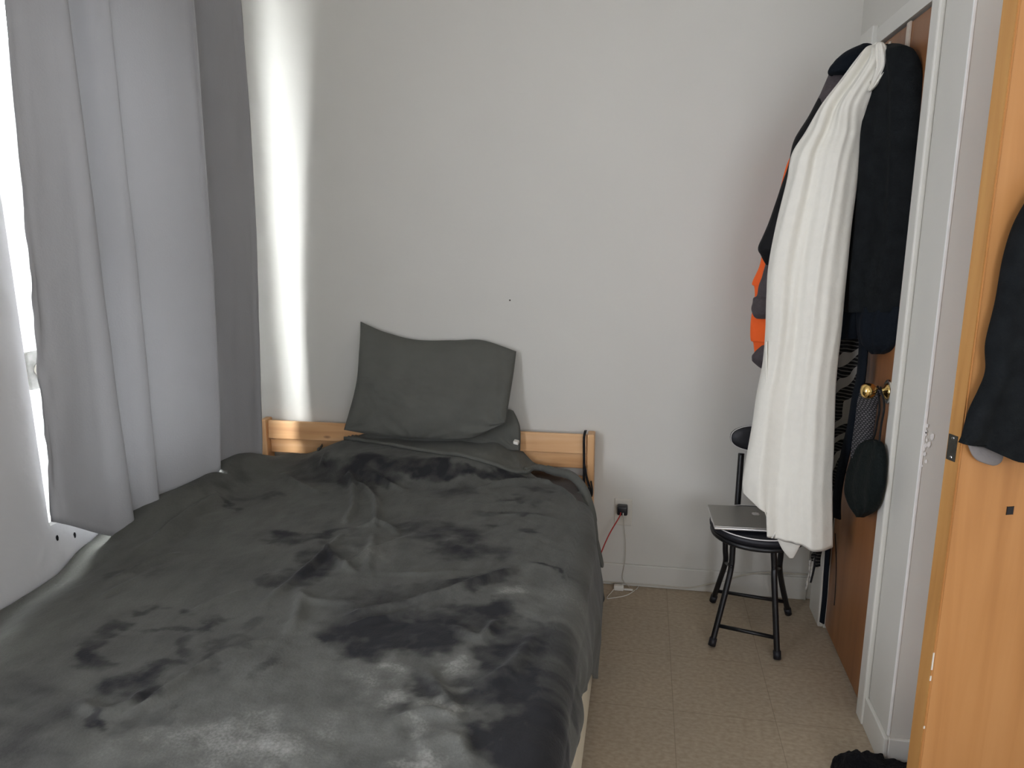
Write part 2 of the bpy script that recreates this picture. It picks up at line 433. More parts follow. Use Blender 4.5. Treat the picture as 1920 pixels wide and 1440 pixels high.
# window 2, behind the viewer (the daylight that lights the room)
w2 = thing('window_2', 'wide white framed window in the wall behind the viewer', 'window', ((W2[0]+W2[1])/2, YN, W2[2])); w2['kind'] = 'structure'
x0, x1, z0, z1 = W2
bm = NB()
ya, yb = YN-.09, YN-.05
box(bm, x0, x0+.05, ya, yb, z0, z1); box(bm, x1-.05, x1, ya, yb, z0, z1)
box(bm, x0+.05, x1-.05, ya, yb, z0, z0+.05); box(bm, x0+.05, x1-.05, ya, yb, z1-.05, z1); box(bm, (x0+x1)/2-.02, (x0+x1)/2+.02, ya, yb, z0+.05, z1-.05)
obj('window_frame', bm, M_frame, w2)

bm = NB(); box(bm, x0+.05, x1-.05, yb-.022, yb-.017, z0+.05, z1-.05); obj('pane', bm, M_tint2, w2)
w3 = thing('fill_window', 'unseen white framed window added in the left wall behind the viewer for side light', 'window', (XL, (W3[0]+W3[1])/2, W3[2])); w3['kind'] = 'structure'  # unseen window added to light the right wall and closet door
y0, y1, z0, z1 = W3
xa, xb = XL-.09, XL-.05
bm = NB()
box(bm, xa, xb, y0, y0+.05, z0, z1); box(bm, xa, xb, y1-.05, y1, z0, z1); box(bm, xa, xb, y0+.05, y1-.05, z0, z0+.05); box(bm, xa, xb, y0+.05, y1-.05, z1-.05, z1)
obj('window_frame', bm, M_frame, w3)
bm = NB(); box(bm, xb-.022, xb-.017, y0+.05, y1-.05, z0+.05, z1-.05); obj('pane', bm, M_tint3, w3)
# ------------------------------------------------------------------ second door, standing ajar on the right
L2b = V((.697, 1.694, 0)); th = math.radians(19.5)
dx = V((math.cos(th), math.sin(th), 0)); dn = V((math.sin(th), -math.cos(th), 0))   # along the leaf, out of its face
d2 = thing('door_2', 'orange brown wooden door standing ajar at the right edge', 'door', L2b); d2['kind'] = 'structure'
Wd, Td = .66, .035
bm = NB(); obox(bm, L2b + dx*(Wd/2) - dn*(Td/2) + V((0, 0, 1.025)), dx*(Wd/2-.002), dn*(Td/2), V((0, 0, 1.015)), .0015)
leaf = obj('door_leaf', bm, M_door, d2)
bm = NB(); obox(bm, L2b - dn*(Td/2) + V((0, 0, 1.025)) + dx*.0015, dx*.004, dn*(Td/2-.0005), V((0, 0, 1.0148)), .0012)
obj('edge_strip', bm, M_dooredge, d2)
pl = atP(1792, 841, L2b, dx); 
bm = NB(); obox(bm, L2b - dn*(Td/2+.002) - dx*.0028 + V((0, 0, pl.z)), dx*.0012, dn*.0125, V((0, 0, .029)), .0006)
lp = obj('latch_plate', bm, M_plate_dark, d2)
bm = NB()
for s in (-1, 1):
    lathe(bm, [(.0035, 0), (.003, .001), (.0012, .0014)], L2b - dn*(Td/2+.002) - dx*.004 + V((0, 0, pl.z+s*.022)), -dx, 10)
obj('screw', bm, M_chrome, lp)
hp = atP(1893, 957, L2b, dn)
bm = NB(); obox(bm, hp + dn*.0006, dx*.0085, dn*.0008, V((0, 0, .0095)), .0007, 1); obj('keyhole', bm, M_blackplastic, d2)
# worn spots on the leaf's arris
bm = NB()
for (px, py, s) in ((1746, 1240, .022), (1741, 1272, .006), (1728, 1364, .003)):
    q = atP(px, py, L2b, dn); q = L2b + V((0, 0, q.z))
    obox(bm, q + dn*.0002, dx*.0016, dn*.0010, V((0, 0, s)), .0004, 1)
obj('bare_wood_chip', bm, M_linen, d2)

# ------------------------------------------------------------------ bed
hb = thing('bed_frame', 'knotty pine bed frame with a low plank headboard against the back wall', 'bed', (-.9, 1.9, 0))
YH = 2.815
def plank(bm, xa, xb, za, zb, y, t, tilt=0):
    c = V(((xa+xb)/2, y+t/2, (za+zb)/2)); up = V((0, math.sin(tilt), math.cos(tilt)))
    obox(bm, c, V(((xb-xa)/2, 0, 0)), V((0, math.cos(tilt), -math.sin(tilt)))*(t/2), up*((zb-za)/2), .004)
bm = NB(); plank(bm, -1.585, -.205, .582, .662, YH-.006, .020, .10); obj('headboard_rail', bm, M_pine, hb)
bm = NB(); plank(bm, -1.585, -.205, .516, .580, YH+.010, .018, 0); obj('headboard_rail', bm, M_pine, hb)
bm = NB(); plank(bm, -1.585, -.205, .34, .48, YH+.014, .016, 0); obj('headboard_rail', bm, M_pine, hb)
for xp in (-1.600, -.190):
    bm = NB(); box(bm, xp-.014, xp+.014, YH-.02, YH+.042, 0, .668, .004); obj('headboard_post', bm, M_pineV, hb)
for xs in (-1.597, -.20):
    bm = NB(); box(bm, xs-.011, xs+.011, .98, YH-.022, .10, .20, .003); obj('side_rail', bm, M_pineV, hb)
bm = NB(); box(bm, -1.585, -.205, .96, .98, .10, .30, .003); obj('foot_rail', bm, M_pine, hb)
for xp in (-1.59, -.205):
    bm = NB(); box(bm, xp-.022, xp+.022, .935, .959, 0, .30, .003); obj('bed_leg', bm, M_pineV, hb)

# mattress stack (slightly askew on the frame)
def xr_edge(y):          # right-hand side of the bedding along its length
    return -.128 - .085*sstep(2.1, 2.95, y)
def quad_block(bm, za, zb, inset=0, ya=.97, yb=2.79, xl=-1.60, bev=.03, n=16):
    for i in range(n):
        pass
    ring = []
    pts = [(xl, ya), (xr_edge(ya)-inset, ya)] + [(xr_edge(ya+(yb-ya)*i/n)-inset, ya+(yb-ya)*i/n) for i in range(1, n+1)] + [(xl, yb)]
    prism(bm, [V((p[0], p[1], za)) for p in pts], V((0, 0, zb-za)))
    es = [e for e in bm.edges if abs(e.verts[0].co.z-e.verts[1].co.z) < 1e-6]
    bmesh.ops.bevel(bm, geom=es, offset=bev, segments=4, affect='EDGES')
    return bm
bm = quad_block(NB(), .055, .275, -.004, bev=.02)
bx = obj('box_spring', bm, M_matt); tag(bx, 'white quilted mattress base showing below the grey blanket hem', 'mattress')
bm = quad_block(NB(), .277, .503, .038, xl=-1.46, bev=.04)
mt = obj('mattress', bm, M_matt); tag(mt, 'mattress under the grey bedding, lying on the white base', 'mattress')
bm = quad_block(NB(), .43, .517, .030, yb=2.795, xl=-1.47, bev=.03)
fs = obj('fitted_sheet', bm, M_sheetfit, smooth=True); tag(fs, 'smooth taupe grey fitted sheet visible at the right head corner of the bed', 'bed sheet')

# bedding height field
RIDGES = []
def H0(x, y):
    z = .492 + .045*sstep(-1.62, -1.42, x)
    dx_ = (x+.885)/.47; dy = (y-2.72)/.27
    d = (abs(dx_)**2.6+abs(dy)**2.6)**(1/2.6)
    z += .078*(1-sstep(.62, 1.12, d))
    z += .014*sstep(-1.52, -1.645, x)*sstep(1.5, 1.8, y) + .10*sstep(-1.40, -1.55, x)*(.35*sstep(1.66, 1.80, y)+.65*sstep(1.78, 2.05, y))*sstep(2.80, 2.5, y)
    z += .006*noise.noise(V((x*2.2, y*2.2, 3)))
    return z
def hit(px, py, Hf=H0, off=0):
    d = ray(px, py); t = .6
    p = EYE
    for i in range(900):
        t += .004
        p = EYE + d*t
        if p.z <= Hf(p.x, p.y)+off: break
    return p
def ridge(pts, h, w, sharp=1.0):
    P = [hit(*q) for q in pts]
    P = crom([V((p.x, p.y, 0)) for p in P], 6*len(P))
    xs = [p.x for p in P]; ys = [p.y for p in P]
    RIDGES.append((P, h*1.3, w, sharp, min(xs)-3*w, max(xs)+3*w, min(ys)-3*w, max(ys)+3*w))
ridge([(955, 1073), (900, 1098), (830, 1122), (740, 1142), (660, 1160)], .020, .017)
ridge([(800, 1138), (720, 1162), (660, 1175)], .010, .010)
ridge([(655, 890), (663, 925), (662, 955), (648, 978)], .022, .012)
ridge([(650, 897), (690, 925), (705, 950), (703, 990)], .020, .011)
ridge([(690, 885), (720, 908), (755, 922)], .016, .010)
ridge([(612, 850), (604, 870), (606, 880)], .012, .008)
ridge([(533, 890), (560, 912), (600, 925)], .014, .014)
ridge([(255, 1335), (310, 1300), (400, 1245), (500, 1202)], .013, .011)
ridge([(150, 1320), (190, 1340), (240, 1325), (270, 1300)], .012, .014)
ridge([(565, 1105), (560, 1150), (545, 1185)], .012, .016)
ridge([(360, 1150), (400, 1130), (450, 1110)], .006, .010)
ridge([(640, 1005), (600, 1050), (560, 1085)], .012, .012)
ridge([(700, 1005), (690, 1040), (640, 1070)], .012, .012)
ridge([(760, 1010), (700, 1040), (690, 1075)], .010, .014)
ridge([(610, 1030), (640, 1060), (665, 1075)], .010, .010)
ridge([(680, 990), (720, 985), (745, 1000)], .014, .010)
ridge([(560, 1120), (600, 1130), (660, 1135)], .008, .010)
ridge([(720, 1075), (800, 1078), (860, 1070)], .006, .008)
ridge([(900, 920), (960, 905), (1030, 905), (1075, 935)], .012, .009)
ridge([(920, 945), (980, 940), (1040, 945)], .005, .010)
ridge([(900, 965), (960, 965), (1040, 975)], .005, .009)
ridge([(985, 1060), (1015, 1062), (1040, 1072)], .004, .014)
ridge([(900, 1290), (960, 1255), (1000, 1200)], .012, .018)
ridge([(860, 1340), (830, 1300), (800, 1260)], .010, .016)
ridge([(740, 1360), (800, 1340), (850, 1350)], .012, .014)
ridge([(850, 1180), (900, 1200), (930, 1170)], .010, .012)
ridge([(780, 1400), (850, 1390), (880, 1430)], .010, .018)
ridge([(215, 1085), (270, 1062), (330, 1040)], .010, .014)
ridge([(190, 1120), (260, 1085)], .006, .012)
ridge([(300, 1010), (350, 975), (410, 935)], .022, .016)
ridge([(255, 1035), (330, 1000), (400, 965)], .010, .018)
ridge([(500, 1130), (540, 1095), (600, 1045)], .008, .012)
def Hb(x, y):
    z = H0(x, y)
    for (P, h, w, sh, xa, xb, ya, yb) in RIDGES:
        if xa < x < xb and ya < y < yb:
            best = 1e9
            n = len(P)
            bi = 0
            for i in range(n-1):
                a, b_ = P[i], P[i+1]
                ex, ey = b_.x-a.x, b_.y-a.y
                t = max(0, min(1, ((x-a.x)*ex+(y-a.y)*ey)/(ex*ex+ey*ey+1e-12)))
                d = math.hypot(x-a.x-ex*t, y-a.y-ey*t)
                if d < best: best = d; bi = (i+t)/(n-1)
            e = math.sin(PI*min(1, max(0, bi*.9+.05)))**.5
            z += h*e*math.exp(-(best/w)**2)
    q = sstep(2.55, 1.2, y)
    z += .009*(fbm(V((x*7, y*7, 1.5)), 4))*(.35+.65*sstep(-1.4, -.6, x))
    return z
# brushed nap of the velvet: patches where the pile lies the other way
BLOBS = []
def blob(px, py, rx, ry, rot, s, soft=.5, wv=.5):
    c = hit(px, py); ca, sa = math.cos(math.radians(rot)), math.sin(math.radians(rot))
    a = hit(px+rx*ca, py+rx*sa)-c; b_ = hit(px-ry*sa, py+ry*ca)-c
    det = a.x*b_.y-a.y*b_.x
    BLOBS.append((c, a, b_, det, s, soft, wv, abs(a.x)+abs(b_.x), abs(a.y)+abs(b_.y)))
D = -1
for q in [
    (535, 1008, 46, 13, 3, -.9), (610, 1003, 60, 6, -6, -.6), (840, 1000, 85, 17, -4, -.7), (870, 1032, 75, 20, 4, -.75), (790, 985, 50, 8, 0, -.5),
    (600, 1060, 45, 32, -20, -.75), (575, 1080, 60, 22, -10, -.7), (500, 1090, 40, 10, 5, -.6), (640, 1030, 30, 22, 0, -.4),
    (760, 1120, 110, 26, -8, -.55), (900, 1090, 70, 15, -18, -.75), (700, 1160, 70, 18, -5, -.5), (850, 1150, 130, 22, -8, -.7),
    (730, 1195, 105, 42, -4, -1.25), (800, 1190, 110, 38, 0, -1.1), (640, 1190, 30, 26, 0, -.7), (920, 1150, 60, 26, -5, -.9), (960, 1200, 60, 35, 15, -.9),
    (1000, 1180, 60, 18, 25, -.6), (960, 1320, 85, 120, 0, -1.1), (1000, 1390, 80, 90, 0, -1.1), (900, 1240, 60, 30, -20, -.7), (880, 1300, 50, 25, 30, -.6),
    (790, 1290, 40, 22, 20, -.8), (760, 1340, 40, 16, -10, -.7), (840, 1400, 45, 30, 0, -.5), (1015, 1250, 45, 60, 10, -.5),
    (180, 1230, 36, 34, 0, -.8), (215, 1180, 40, 14, -20, -.6), (245, 1285, 70, 22, -12, -.8), (290, 1255, 40, 14, -20, -.7), (230, 1295, 40, 18, 20, -.6), (260, 1310, 50, 12, -35, -.7),
    (180, 1355, 20, 10, 20, -.7), (390, 1170, 24, 10, -30, -.7), (350, 1150, 22, 8, 0, -.6), (270, 1140, 26, 6, 0, -.5), (345, 1215, 26, 20, -30, -.5), (440, 1205, 34, 12, 0, -.5),
    (500, 1255, 34, 16, -35, -.6), (400, 1240, 50, 12, -35, -.5), (470, 1170, 26, 12, -25, -.45), (320, 1180, 60, 5, -6, -.5),
    (60, 1330, 110, 70, 0, -.35), (60, 1400, 90, 40, 0, -.3), (280, 1345, 60, 16, -20, -.4),
    (960, 937, 38, 6, 0, -.55), (1010, 920, 26, 5, 5, -.5), (930, 960, 40, 5, 0, -.4), (985, 965, 34, 5, 4, -.5), (900, 985, 40, 5, 0, -.4), (985, 995, 24, 6, 12, -.6), (1030, 1068, 34, 5, 18, -.8), (860, 925, 40, 8, 0, -.4), (1005, 945, 22, 4, 0, -.4),
    (430, 948, 20, 8, 30, -.6), (505, 930, 26, 6, -8, -.4), (460, 935, 30, 5, -5, -.35),
    (230, 1075, 34, 8, -25, -.4), (290, 1075, 34, 6, -25, -.35),
    (700, 868, 90, 26, 0, -.8), (800, 876, 80, 20, 4, -.8), (880, 885, 70, 14, 6, -1.0), (960, 893, 40, 8, 3, -1.0), (640, 870, 60, 28, 0, -.5), (580, 880, 50, 26, 0, -.5), (700, 900, 60, 12, 10, -.7), (660, 905, 50, 10, 20, -.6),
    (400, 895, 60, 30, -10, -.35),
    (720, 1280, 50, 70, -30, .75), (690, 1245, 40, 16, 15, .6), (830, 1400, 80, 46, 0, .85), (800, 1430, 60, 30, 0, .7), (860, 1230, 40, 36, -30, .8), (845, 1260, 30, 20, 20, .7), (890, 1200, 40, 24, 0, .5), (830, 1330, 50, 22, 10, .6), (870, 1360, 16, 40, -10, .9),
    (900, 1345, 50, 18, -40, .6), (960, 1110, 50, 10, -10, .5), (970, 1165, 40, 14, 20, .55), (780, 1110, 60, 8, 0, .2), (490, 1380, 110, 50, 0, .55), (520, 1420, 130, 40, 0, .5), (350, 1420, 130, 40, 0, .28), (470, 1300, 90, 60, 0, .2),
    (800, 1020, 40, 10, 10, .35), (700, 1040, 30, 26, 0, .3), (1000, 1140, 60, 60, 0, .18), (560, 1160, 40, 40, 0, .2), (600, 1300, 60, 120, 0, .22), (400, 1400, 230, 60, 0, .45), (640, 1380, 90, 60, 0, .35), (1030, 1130, 30, 60, 0, .25),
]:
    blob(*q)
def nap(x, y):
    wx = .055*fbm(V((x*9, y*12, 5)), 5)+.010*fbm(V((x*50, y*70, 9)), 2); wy = .040*fbm(V((x*9, y*12, 15)), 5)+.008*fbm(V((x*50, y*70, 19)), 2)
    md = max(.25, min(1.25, .80+.75*fbm(V((x*13, y*17, 25)), 4)))
    X, Y = x+wx, y+wy
    s = 0; t = 0
    for (c, a, b_, det, st, soft, wv, ex, ey) in BLOBS:
        ddx, ddy = X-c.x, Y-c.y
        if abs(ddx) > ex*1.5 or abs(ddy) > ey*1.5: continue
        u = (ddx*b_.y-ddy*b_.x)/det; v = (a.x*ddy-a.y*ddx)/det
        r = math.hypot(u, v)
        w = st*md*(1-sstep(.45, 1.35, r))
        if w < 0: s = min(s, w) + .25*max(s, w) if s else w
        else: t = max(t, w)
    n = s+t + .19*fbm(V((x*5, y*5, 8)), 5) + .13*fbm(V((x*22, y*11, 2)), 4)
    return max(-1.3, min(1.3, n))

M_blanket = bpy.data.materials.new('grey_velvet_fleece'); M_blanket.use_nodes = True
nt = M_blanket.node_tree; N = nt.nodes; L = nt.links; b = N['Principled BSDF']
at_ = N.new('ShaderNodeAttribute'); at_.attribute_name = 'nap'
tc = N.new('ShaderNodeTexCoord')
nf = N.new('ShaderNodeTexNoise'); nf.inputs['Scale'].default_value = 170; nf.inputs['Detail'].default_value = 3; L.new(tc.outputs['Object'], nf.inputs['Vector'])
sb = N.new('ShaderNodeMath'); sb.operation = 'SUBTRACT'; sb.inputs[1].default_value = .5; L.new(nf.outputs['Fac'], sb.inputs[0])
# pile speckle is stronger where the nap stands up
am = N.new('ShaderNodeMath'); am.operation = 'MULTIPLY'; L.new(sb.outputs[0], am.inputs[0])
am2 = N.new('ShaderNodeMath'); am2.operation = 'MULTIPLY_ADD'; am2.inputs[1].default_value = 1.1; am2.inputs[2].default_value = .12; am2.use_clamp = False
sq = N.new('ShaderNodeMath'); sq.operation = 'SUBTRACT'; sq.inputs[1].default_value = .5; L.new(at_.outputs['Fac'], sq.inputs[0])
sm = N.new('ShaderNodeMath'); sm.operation = 'MAXIMUM'; sm.inputs[1].default_value = 0; L.new(sq.outputs[0], sm.inputs[0]); L.new(sm.outputs[0], am2.inputs[0]); L.new(am2.outputs[0], am.inputs[1])
ad = N.new('ShaderNodeMath'); ad.operation = 'ADD'; L.new(at_.outputs['Fac'], ad.inputs[0]); L.new(am.outputs[0], ad.inputs[1])
rp = N.new('ShaderNodeValToRGB'); e = rp.color_ramp.elements
e[0].position = .08; e[0].color = (.024, .024, .026, 1); e[1].position = .98; e[1].color = (.25, .25, .23, 1)
k = e.new(.5); k.color = (.094, .095, .086, 1); k = e.new(.30); k.color = (.053, .053, .050, 1); k = e.new(.7); k.color = (.130, .131, .119, 1)
L.new(ad.outputs[0], rp.inputs[0]); L.new(rp.outputs[0], b.inputs['Base Color'])
b.inputs['Roughness'].default_value = .9; b.inputs['Specular IOR Level'].default_value = .08
b.inputs['Sheen Weight'].default_value = .10; b.inputs['Sheen Roughness'].default_value = .4
bp = N.new('ShaderNodeBump'); bp.inputs['Strength'].default_value = .25; bp.inputs['Distance'].default_value = .004
L.new(nf.outputs['Fac'], bp.inputs['Height']); L.new(bp.outputs[0], b.inputs['Normal'])

# blanket grid: u across (wall -> right edge -> down the side), t along the bed
YTOP = [(-1.64, 2.755), (-.47, 2.74), (-.40, 2.70), (-.30, 2.60), (-.22, 2.50), (-.16, 2.42), (0, 2.38)]
HEM = [(.93, .36), (1.30, .335), (1.42, .37), (1.52, .36), (1.62, .33), (1.72, .285), (1.85, .235), (1.95, .17), (2.05, .09), (2.15, .03), (3, .03)]
RC = .065
def blanket():
    bm = NB(); lay = bm.verts.layers.float.new('nap')
    nT = 330; nU1 = 240; nC = 12; nS = 46
    grid = []
    def prof(xe, ztop, zh, k):
        # k runs over corner then side; returns (x, z, outward)
        if k <= nC:
            a = PI/2*k/nC
            return xe-RC+RC*math.sin(a), ztop-RC+RC*math.cos(a), math.sin(a)
        s = (k-nC)/nS
        return xe, (ztop-RC)+(zh-(ztop-RC))*s, 1
    for j in range(nT+1):
        tv = j/nT
        row = []
        for i in range(nU1+1+nC+nS):
            if i <= nU1:
                u = i/nU1
                xe0 = xr_edge(2.2)-RC
                x_g = -1.640+(xe0+1.640)*u
                y = .93+(interp(YTOP, x_g)-.93)*tv
                xe = xr_edge(y)+.006
                x = -1.640+(xe-RC+1.640)*u
                # rolled left edge hugging the wall
                z = Hb(x, y)
                row.append((V((x, y, z)), nap(x, y)))
            else:
                k = i-nU1
                xg = -.13
                sdn = max(0, (k-nC)/nS)
                y = .93+(interp(YTOP, -.16)-.06*sdn-.93)*tv
                xe = xr_edge(y)+.006
                zt = Hb(xe-RC, y)
                zh = interp(HEM, y)+.006*math.sin(y*31)
                x, z, o_ = prof(xe, zt, zh, k)
                f = .010*math.sin(y*23+1.2*math.sin(y*5))+.006*math.sin(y*51+2+2*sdn)
                x += o_*(.012*sstep(0, .5, sdn)*sstep(1.62, 1.95, y)+f*sstep(.0, .7, sdn)*(.5+.5*sstep(1.9, 1.5, y)) + .012*math.sin(PI*min(1, sdn*1.1))+.004*fbm(V((y*6, z*6, 4)), 3))
                row.append((V((x, y, z)), nap(xe-RC+.5*(zt-z), y) if o_ else 0))
        grid.append(row)
    vs = []
    for row in grid:
        r = []
        for p, n in row:
            v = bm.verts.new(p); v[lay] = max(0, min(1, .5+.5*n)); r.append(v)
        vs.append(r)
    for j in range(nT):
        for i in range(len(vs[0])-1):
            bm.faces.new((vs[j][i], vs[j][i+1], vs[j+1][i+1], vs[j+1][i]))
    # foot drape
    r0 = vs[0]; prev = r0
    for k in range(1, 9):
        cur = []
        for v in r0:
            w = bm.verts.new(v.co+V((0, -.012*min(k, 3), -min(.03*k, max(0, v.co.z-.1))))); w[lay] = v[lay]; cur.append(w)
        for i in range(len(cur)-1): bm.faces.new((cur[i], cur[i+1], prev[i+1], prev[i]))
        prev = cur
    return bm
bo = obj('blanket', blanket(), M_blanket, None, True)
tag(bo, 'grey velvet blanket with dark brushed patches spread over the bed', 'blanket')
sol = bo.modifiers.new('thickness', 'SOLIDIFY'); sol.thickness = .006; sol.offset = -1

# sheet folded back over the blanket, falling down the right side to the floor
def band(bm, top, bot, n=90, m=14, off=.010, lip=True):
    T = crom([V((a, b_, 0)) for a, b_ in top], n); B = crom([V((a, b_, 0)) for a, b_ in bot], n)
    g = []
    for i in range(n):
        col = []
        for j in range(m+1):
            f = j/m
            q = T[i].lerp(B[i], f)
            p = hit(q.x, q.y, Hb, off)
            p.z += .004*math.sin(i*.5+2*f)*(f*(1-f)*4) + .004*fbm(V((p.x*14, p.y*14, 2)), 2)
            col.append(p)
        if lip:
            e = col[-1].copy(); dirv = (col[-1]-col[-3]); dirv.z = 0
            if dirv.length > 1e-6: dirv.normalize()
            col[-1] = e+V((0, 0, .006)); col.append(e+dirv*.008+V((0, 0, .001))); col.append(e+dirv*.006+V((0, 0, -.008)))
        g.append([bm.verts.new(p) for p in col])
    for i in range(n-1):
        for j in range(len(g[0])-1):
            bm.faces.new((g[i][j], g[i+1][j], g[i+1][j+1], g[i][j+1]))
    return bm
fl = thing('flat_sheet', 'grey flat sheet folded back below the pillow and hanging off the right side', 'bed sheet', (-.8, 2.6, .5))
bm = band(NB(), [(612, 826), (640, 800), (700, 806), (800, 813), (900, 812), (950, 815), (975, 840), (1003, 868), (1030, 876)],
          [(597, 842), (628, 821), (690, 826), (790, 843), (880, 856), (950, 878), (985, 884), (1003, 879), (1032, 882)])
o = obj('folded_edge', bm, M_sheet, fl, True); s_ = o.modifiers.new('thickness', 'SOLIDIFY'); s_.thickness = .005
# the rolled edge running over the mattress corner
pts = [hit(985, 880, Hb, .012), hit(1010, 876, Hb, .016), hit(1040, 884, Hb, .016)]
def sidept(px, py, X): return atX(px, py, X)
pts += [V((-.250, 2.62, .555)), V((-.200, 2.56, .53)), V((-.165, 2.50, .47)), V((-.150, 2.47, .40)), V((-.143, 2.46, .33))]
bm = tube(NB(), pts, .013, 10, 60, rs=[.008, .012, .016, .017, .017, .016, .014, .008]); obj('rolled_hem', bm, M_sheet, fl, True)
# hanging corner (lighter) and the lower dark fall that reaches the floor
def hang(bm, outline_top, outline_bot, n=26, m=26, puff=.012):
    A = crom(outline_top, n); B = crom(outline_bot, n)
    F = []
    for s in (1, -1):
        g = []
        for i in range(n):
            col = []
            for j in range(m+1):
                p = A[i].lerp(B[i], j/m)
                e = math.sin(PI*i/(n-1))**.5 if 0 < i < n-1 else 0
                p = p+V((s*puff*e*(.6+.4*math.sin(i*.9))+.005*math.sin(j*.4+i*.5), 0, 0))
                col.append(bm.verts.new(p))
            g.append(col)
        for i in range(n-1):
            for j in range(m):
                bm.faces.new((g[i][j], g[i+1][j], g[i+1][j+1], g[i][j+1]))
    bmesh.ops.remove_doubles(bm, verts=bm.verts, dist=1e-5)
    return bm
bm = loft(NB(), rowsY([(925, 1076, 1097, 2.56, 2.54, .010, .008), (945, 1084, 1106, 2.53, 2.50, .012, .008), (970, 1090, 1113, 2.51, 2.48, .014, .008), (1000, 1096, 1119, 2.50, 2.47, .014, .008), (1035, 1100, 1127, 2.49, 2.46, .014, .008), (1056, 1113, 1131, 2.48, 2.46, .010, .008), (1064, 1122, 1131, 2.47, 2.46, .004, .004)]), nu=40, nv=50, folds=[(.004, 2, .1, .3, 0)], seed=91)
obj('hanging_corner', bm, M_sheet, fl, True)
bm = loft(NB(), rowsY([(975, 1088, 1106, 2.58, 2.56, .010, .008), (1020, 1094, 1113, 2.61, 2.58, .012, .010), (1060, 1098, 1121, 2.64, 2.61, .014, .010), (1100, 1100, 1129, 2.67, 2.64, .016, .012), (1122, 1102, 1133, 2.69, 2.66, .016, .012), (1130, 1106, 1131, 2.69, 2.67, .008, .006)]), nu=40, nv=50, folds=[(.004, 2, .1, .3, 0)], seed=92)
o = obj('lower_fall', bm, M_tealcloth, fl, True); o['label'] = 'dark teal lower fold of the sheet reaching the floor'

# ------------------------------------------------------------------ pillows
def pillow(bm, TL, TR, BR, BL, front, back, topc=None, botc=None, leftc=None, rightc=None, n=72, nrm=V((0, -1, 0)), seed=0, wr=.012):
    def edge(a, b_, c):
        pts = [a]+list(c or [])+[b_]
        return crom(pts, n+1)
    T = edge(TL, TR, topc); B = edge(BL, BR, botc); Lf = edge(TL, BL, leftc); Rt = edge(TR, BR, rightc)
    for s in (1, -1):
        g = []
        for j in range(n+1):
            v = j/n; row = []
            for i in range(n+1):
                u = i/n
                p = (T[i]*(1-v)+B[i]*v) + (Lf[j]*(1-u)+Rt[j]*u) - (TL*(1-u)*(1-v)+TR*u*(1-v)+BL*(1-u)*v+BR*u*v)
                e = (max(0, math.sin(PI*u))**.55)*(max(0, math.sin(PI*v))**.55)
                w = wr*fbm(V((u*5, v*5, seed)), 3)*e
                for (cu_, cv_, A_) in ((0, 1, .010), (1, 1, .014), (.5, 1.05, .004)):
                    rr_ = math.hypot((u-cu_)*1.4, v-cv_); an_ = math.atan2(v-cv_, u-cu_)
                    w += 2.4*A_*min(1, e*2)*math.exp(-rr_/.17)*math.sin(an_*13+3*noise.noise(V((u*4, v*4, seed+1))))
                w -= .009*e*math.exp(-((u-.90-.03*math.sin(v*3))/.02)**2)
                lowv = sstep(.6, 1, v)
                w += .008*e*lowv*math.sin((u*u*9+v*14)*1.0)
                row.append(bm.verts.new(p + nrm*(s*((front if s > 0 else back)*e+w*(s > 0)))))
            g.append(row)
        for j in range(n):
            for i in range(n):
                bm.faces.new((g[j][i], g[j][i+1], g[j+1][i+1], g[j+1][i]))
    bmesh.ops.remove_doubles(bm, verts=bm.verts, dist=1e-5)
    return bm
yT, yBt = 2.835, 2.70
p1 = thing('pillow', 'large grey pillow propped upright against the white back wall', 'pillow', (-.82, 2.76, .64))
bm = pillow(NB(), atY(676, 603, yT), atY(968, 659, yT), atY(948, 792, yBt), atY(645, 806, yBt), .085, .02,
            topc=[atY(720, 622, yT), atY(780, 637, yT), atY(850, 638, yT), atY(905, 638, yT)],
            botc=[atY(700, 815, yBt-.005), atY(780, 821, yBt-.01), atY(880, 822, yBt-.005)],
            leftc=[atY(674, 660, 2.80), atY(668, 720, 2.76)], rightc=[atY(963, 700, 2.80), atY(955, 750, 2.76)], seed=2)
pb = obj('pillowcase', bm, M_sheet, p1, True)
bm = NB()
tube(bm, [atY(926, 660, 2.812), atY(920, 700, 2.765), atY(926, 740, 2.735), atY(942, 765, 2.722)], .0035, 8, 24); obj('case_seam', bm, M_sheet, p1, True)
bm = pillow(NB(), V((-1.20, 2.835, .60)), V((-.485, 2.845, .66)), V((-.468, 2.76, .60)), V((-1.2, 2.74, .58)), .055, .05, nrm=V((0, -.5, .87)),
            rightc=[atY(962, 770, 2.82), atY(975, 800, 2.79)], seed=6)
o = obj('pillow', bm, M_sheet, None, True); tag(o, 'second grey pillow mostly hidden behind the upright pillow', 'pillow')
bm = NB(); c = atY(968, 829, 2.68); obox(bm, c, V((.010, 0, -.002)), V((0, .016, 0)), V((0, 0, .006)), .003); o = obj('pillow_tag', bm, M_white)
tag(o, 'small white tag poking out beside the pillow at the headboard', 'tag')

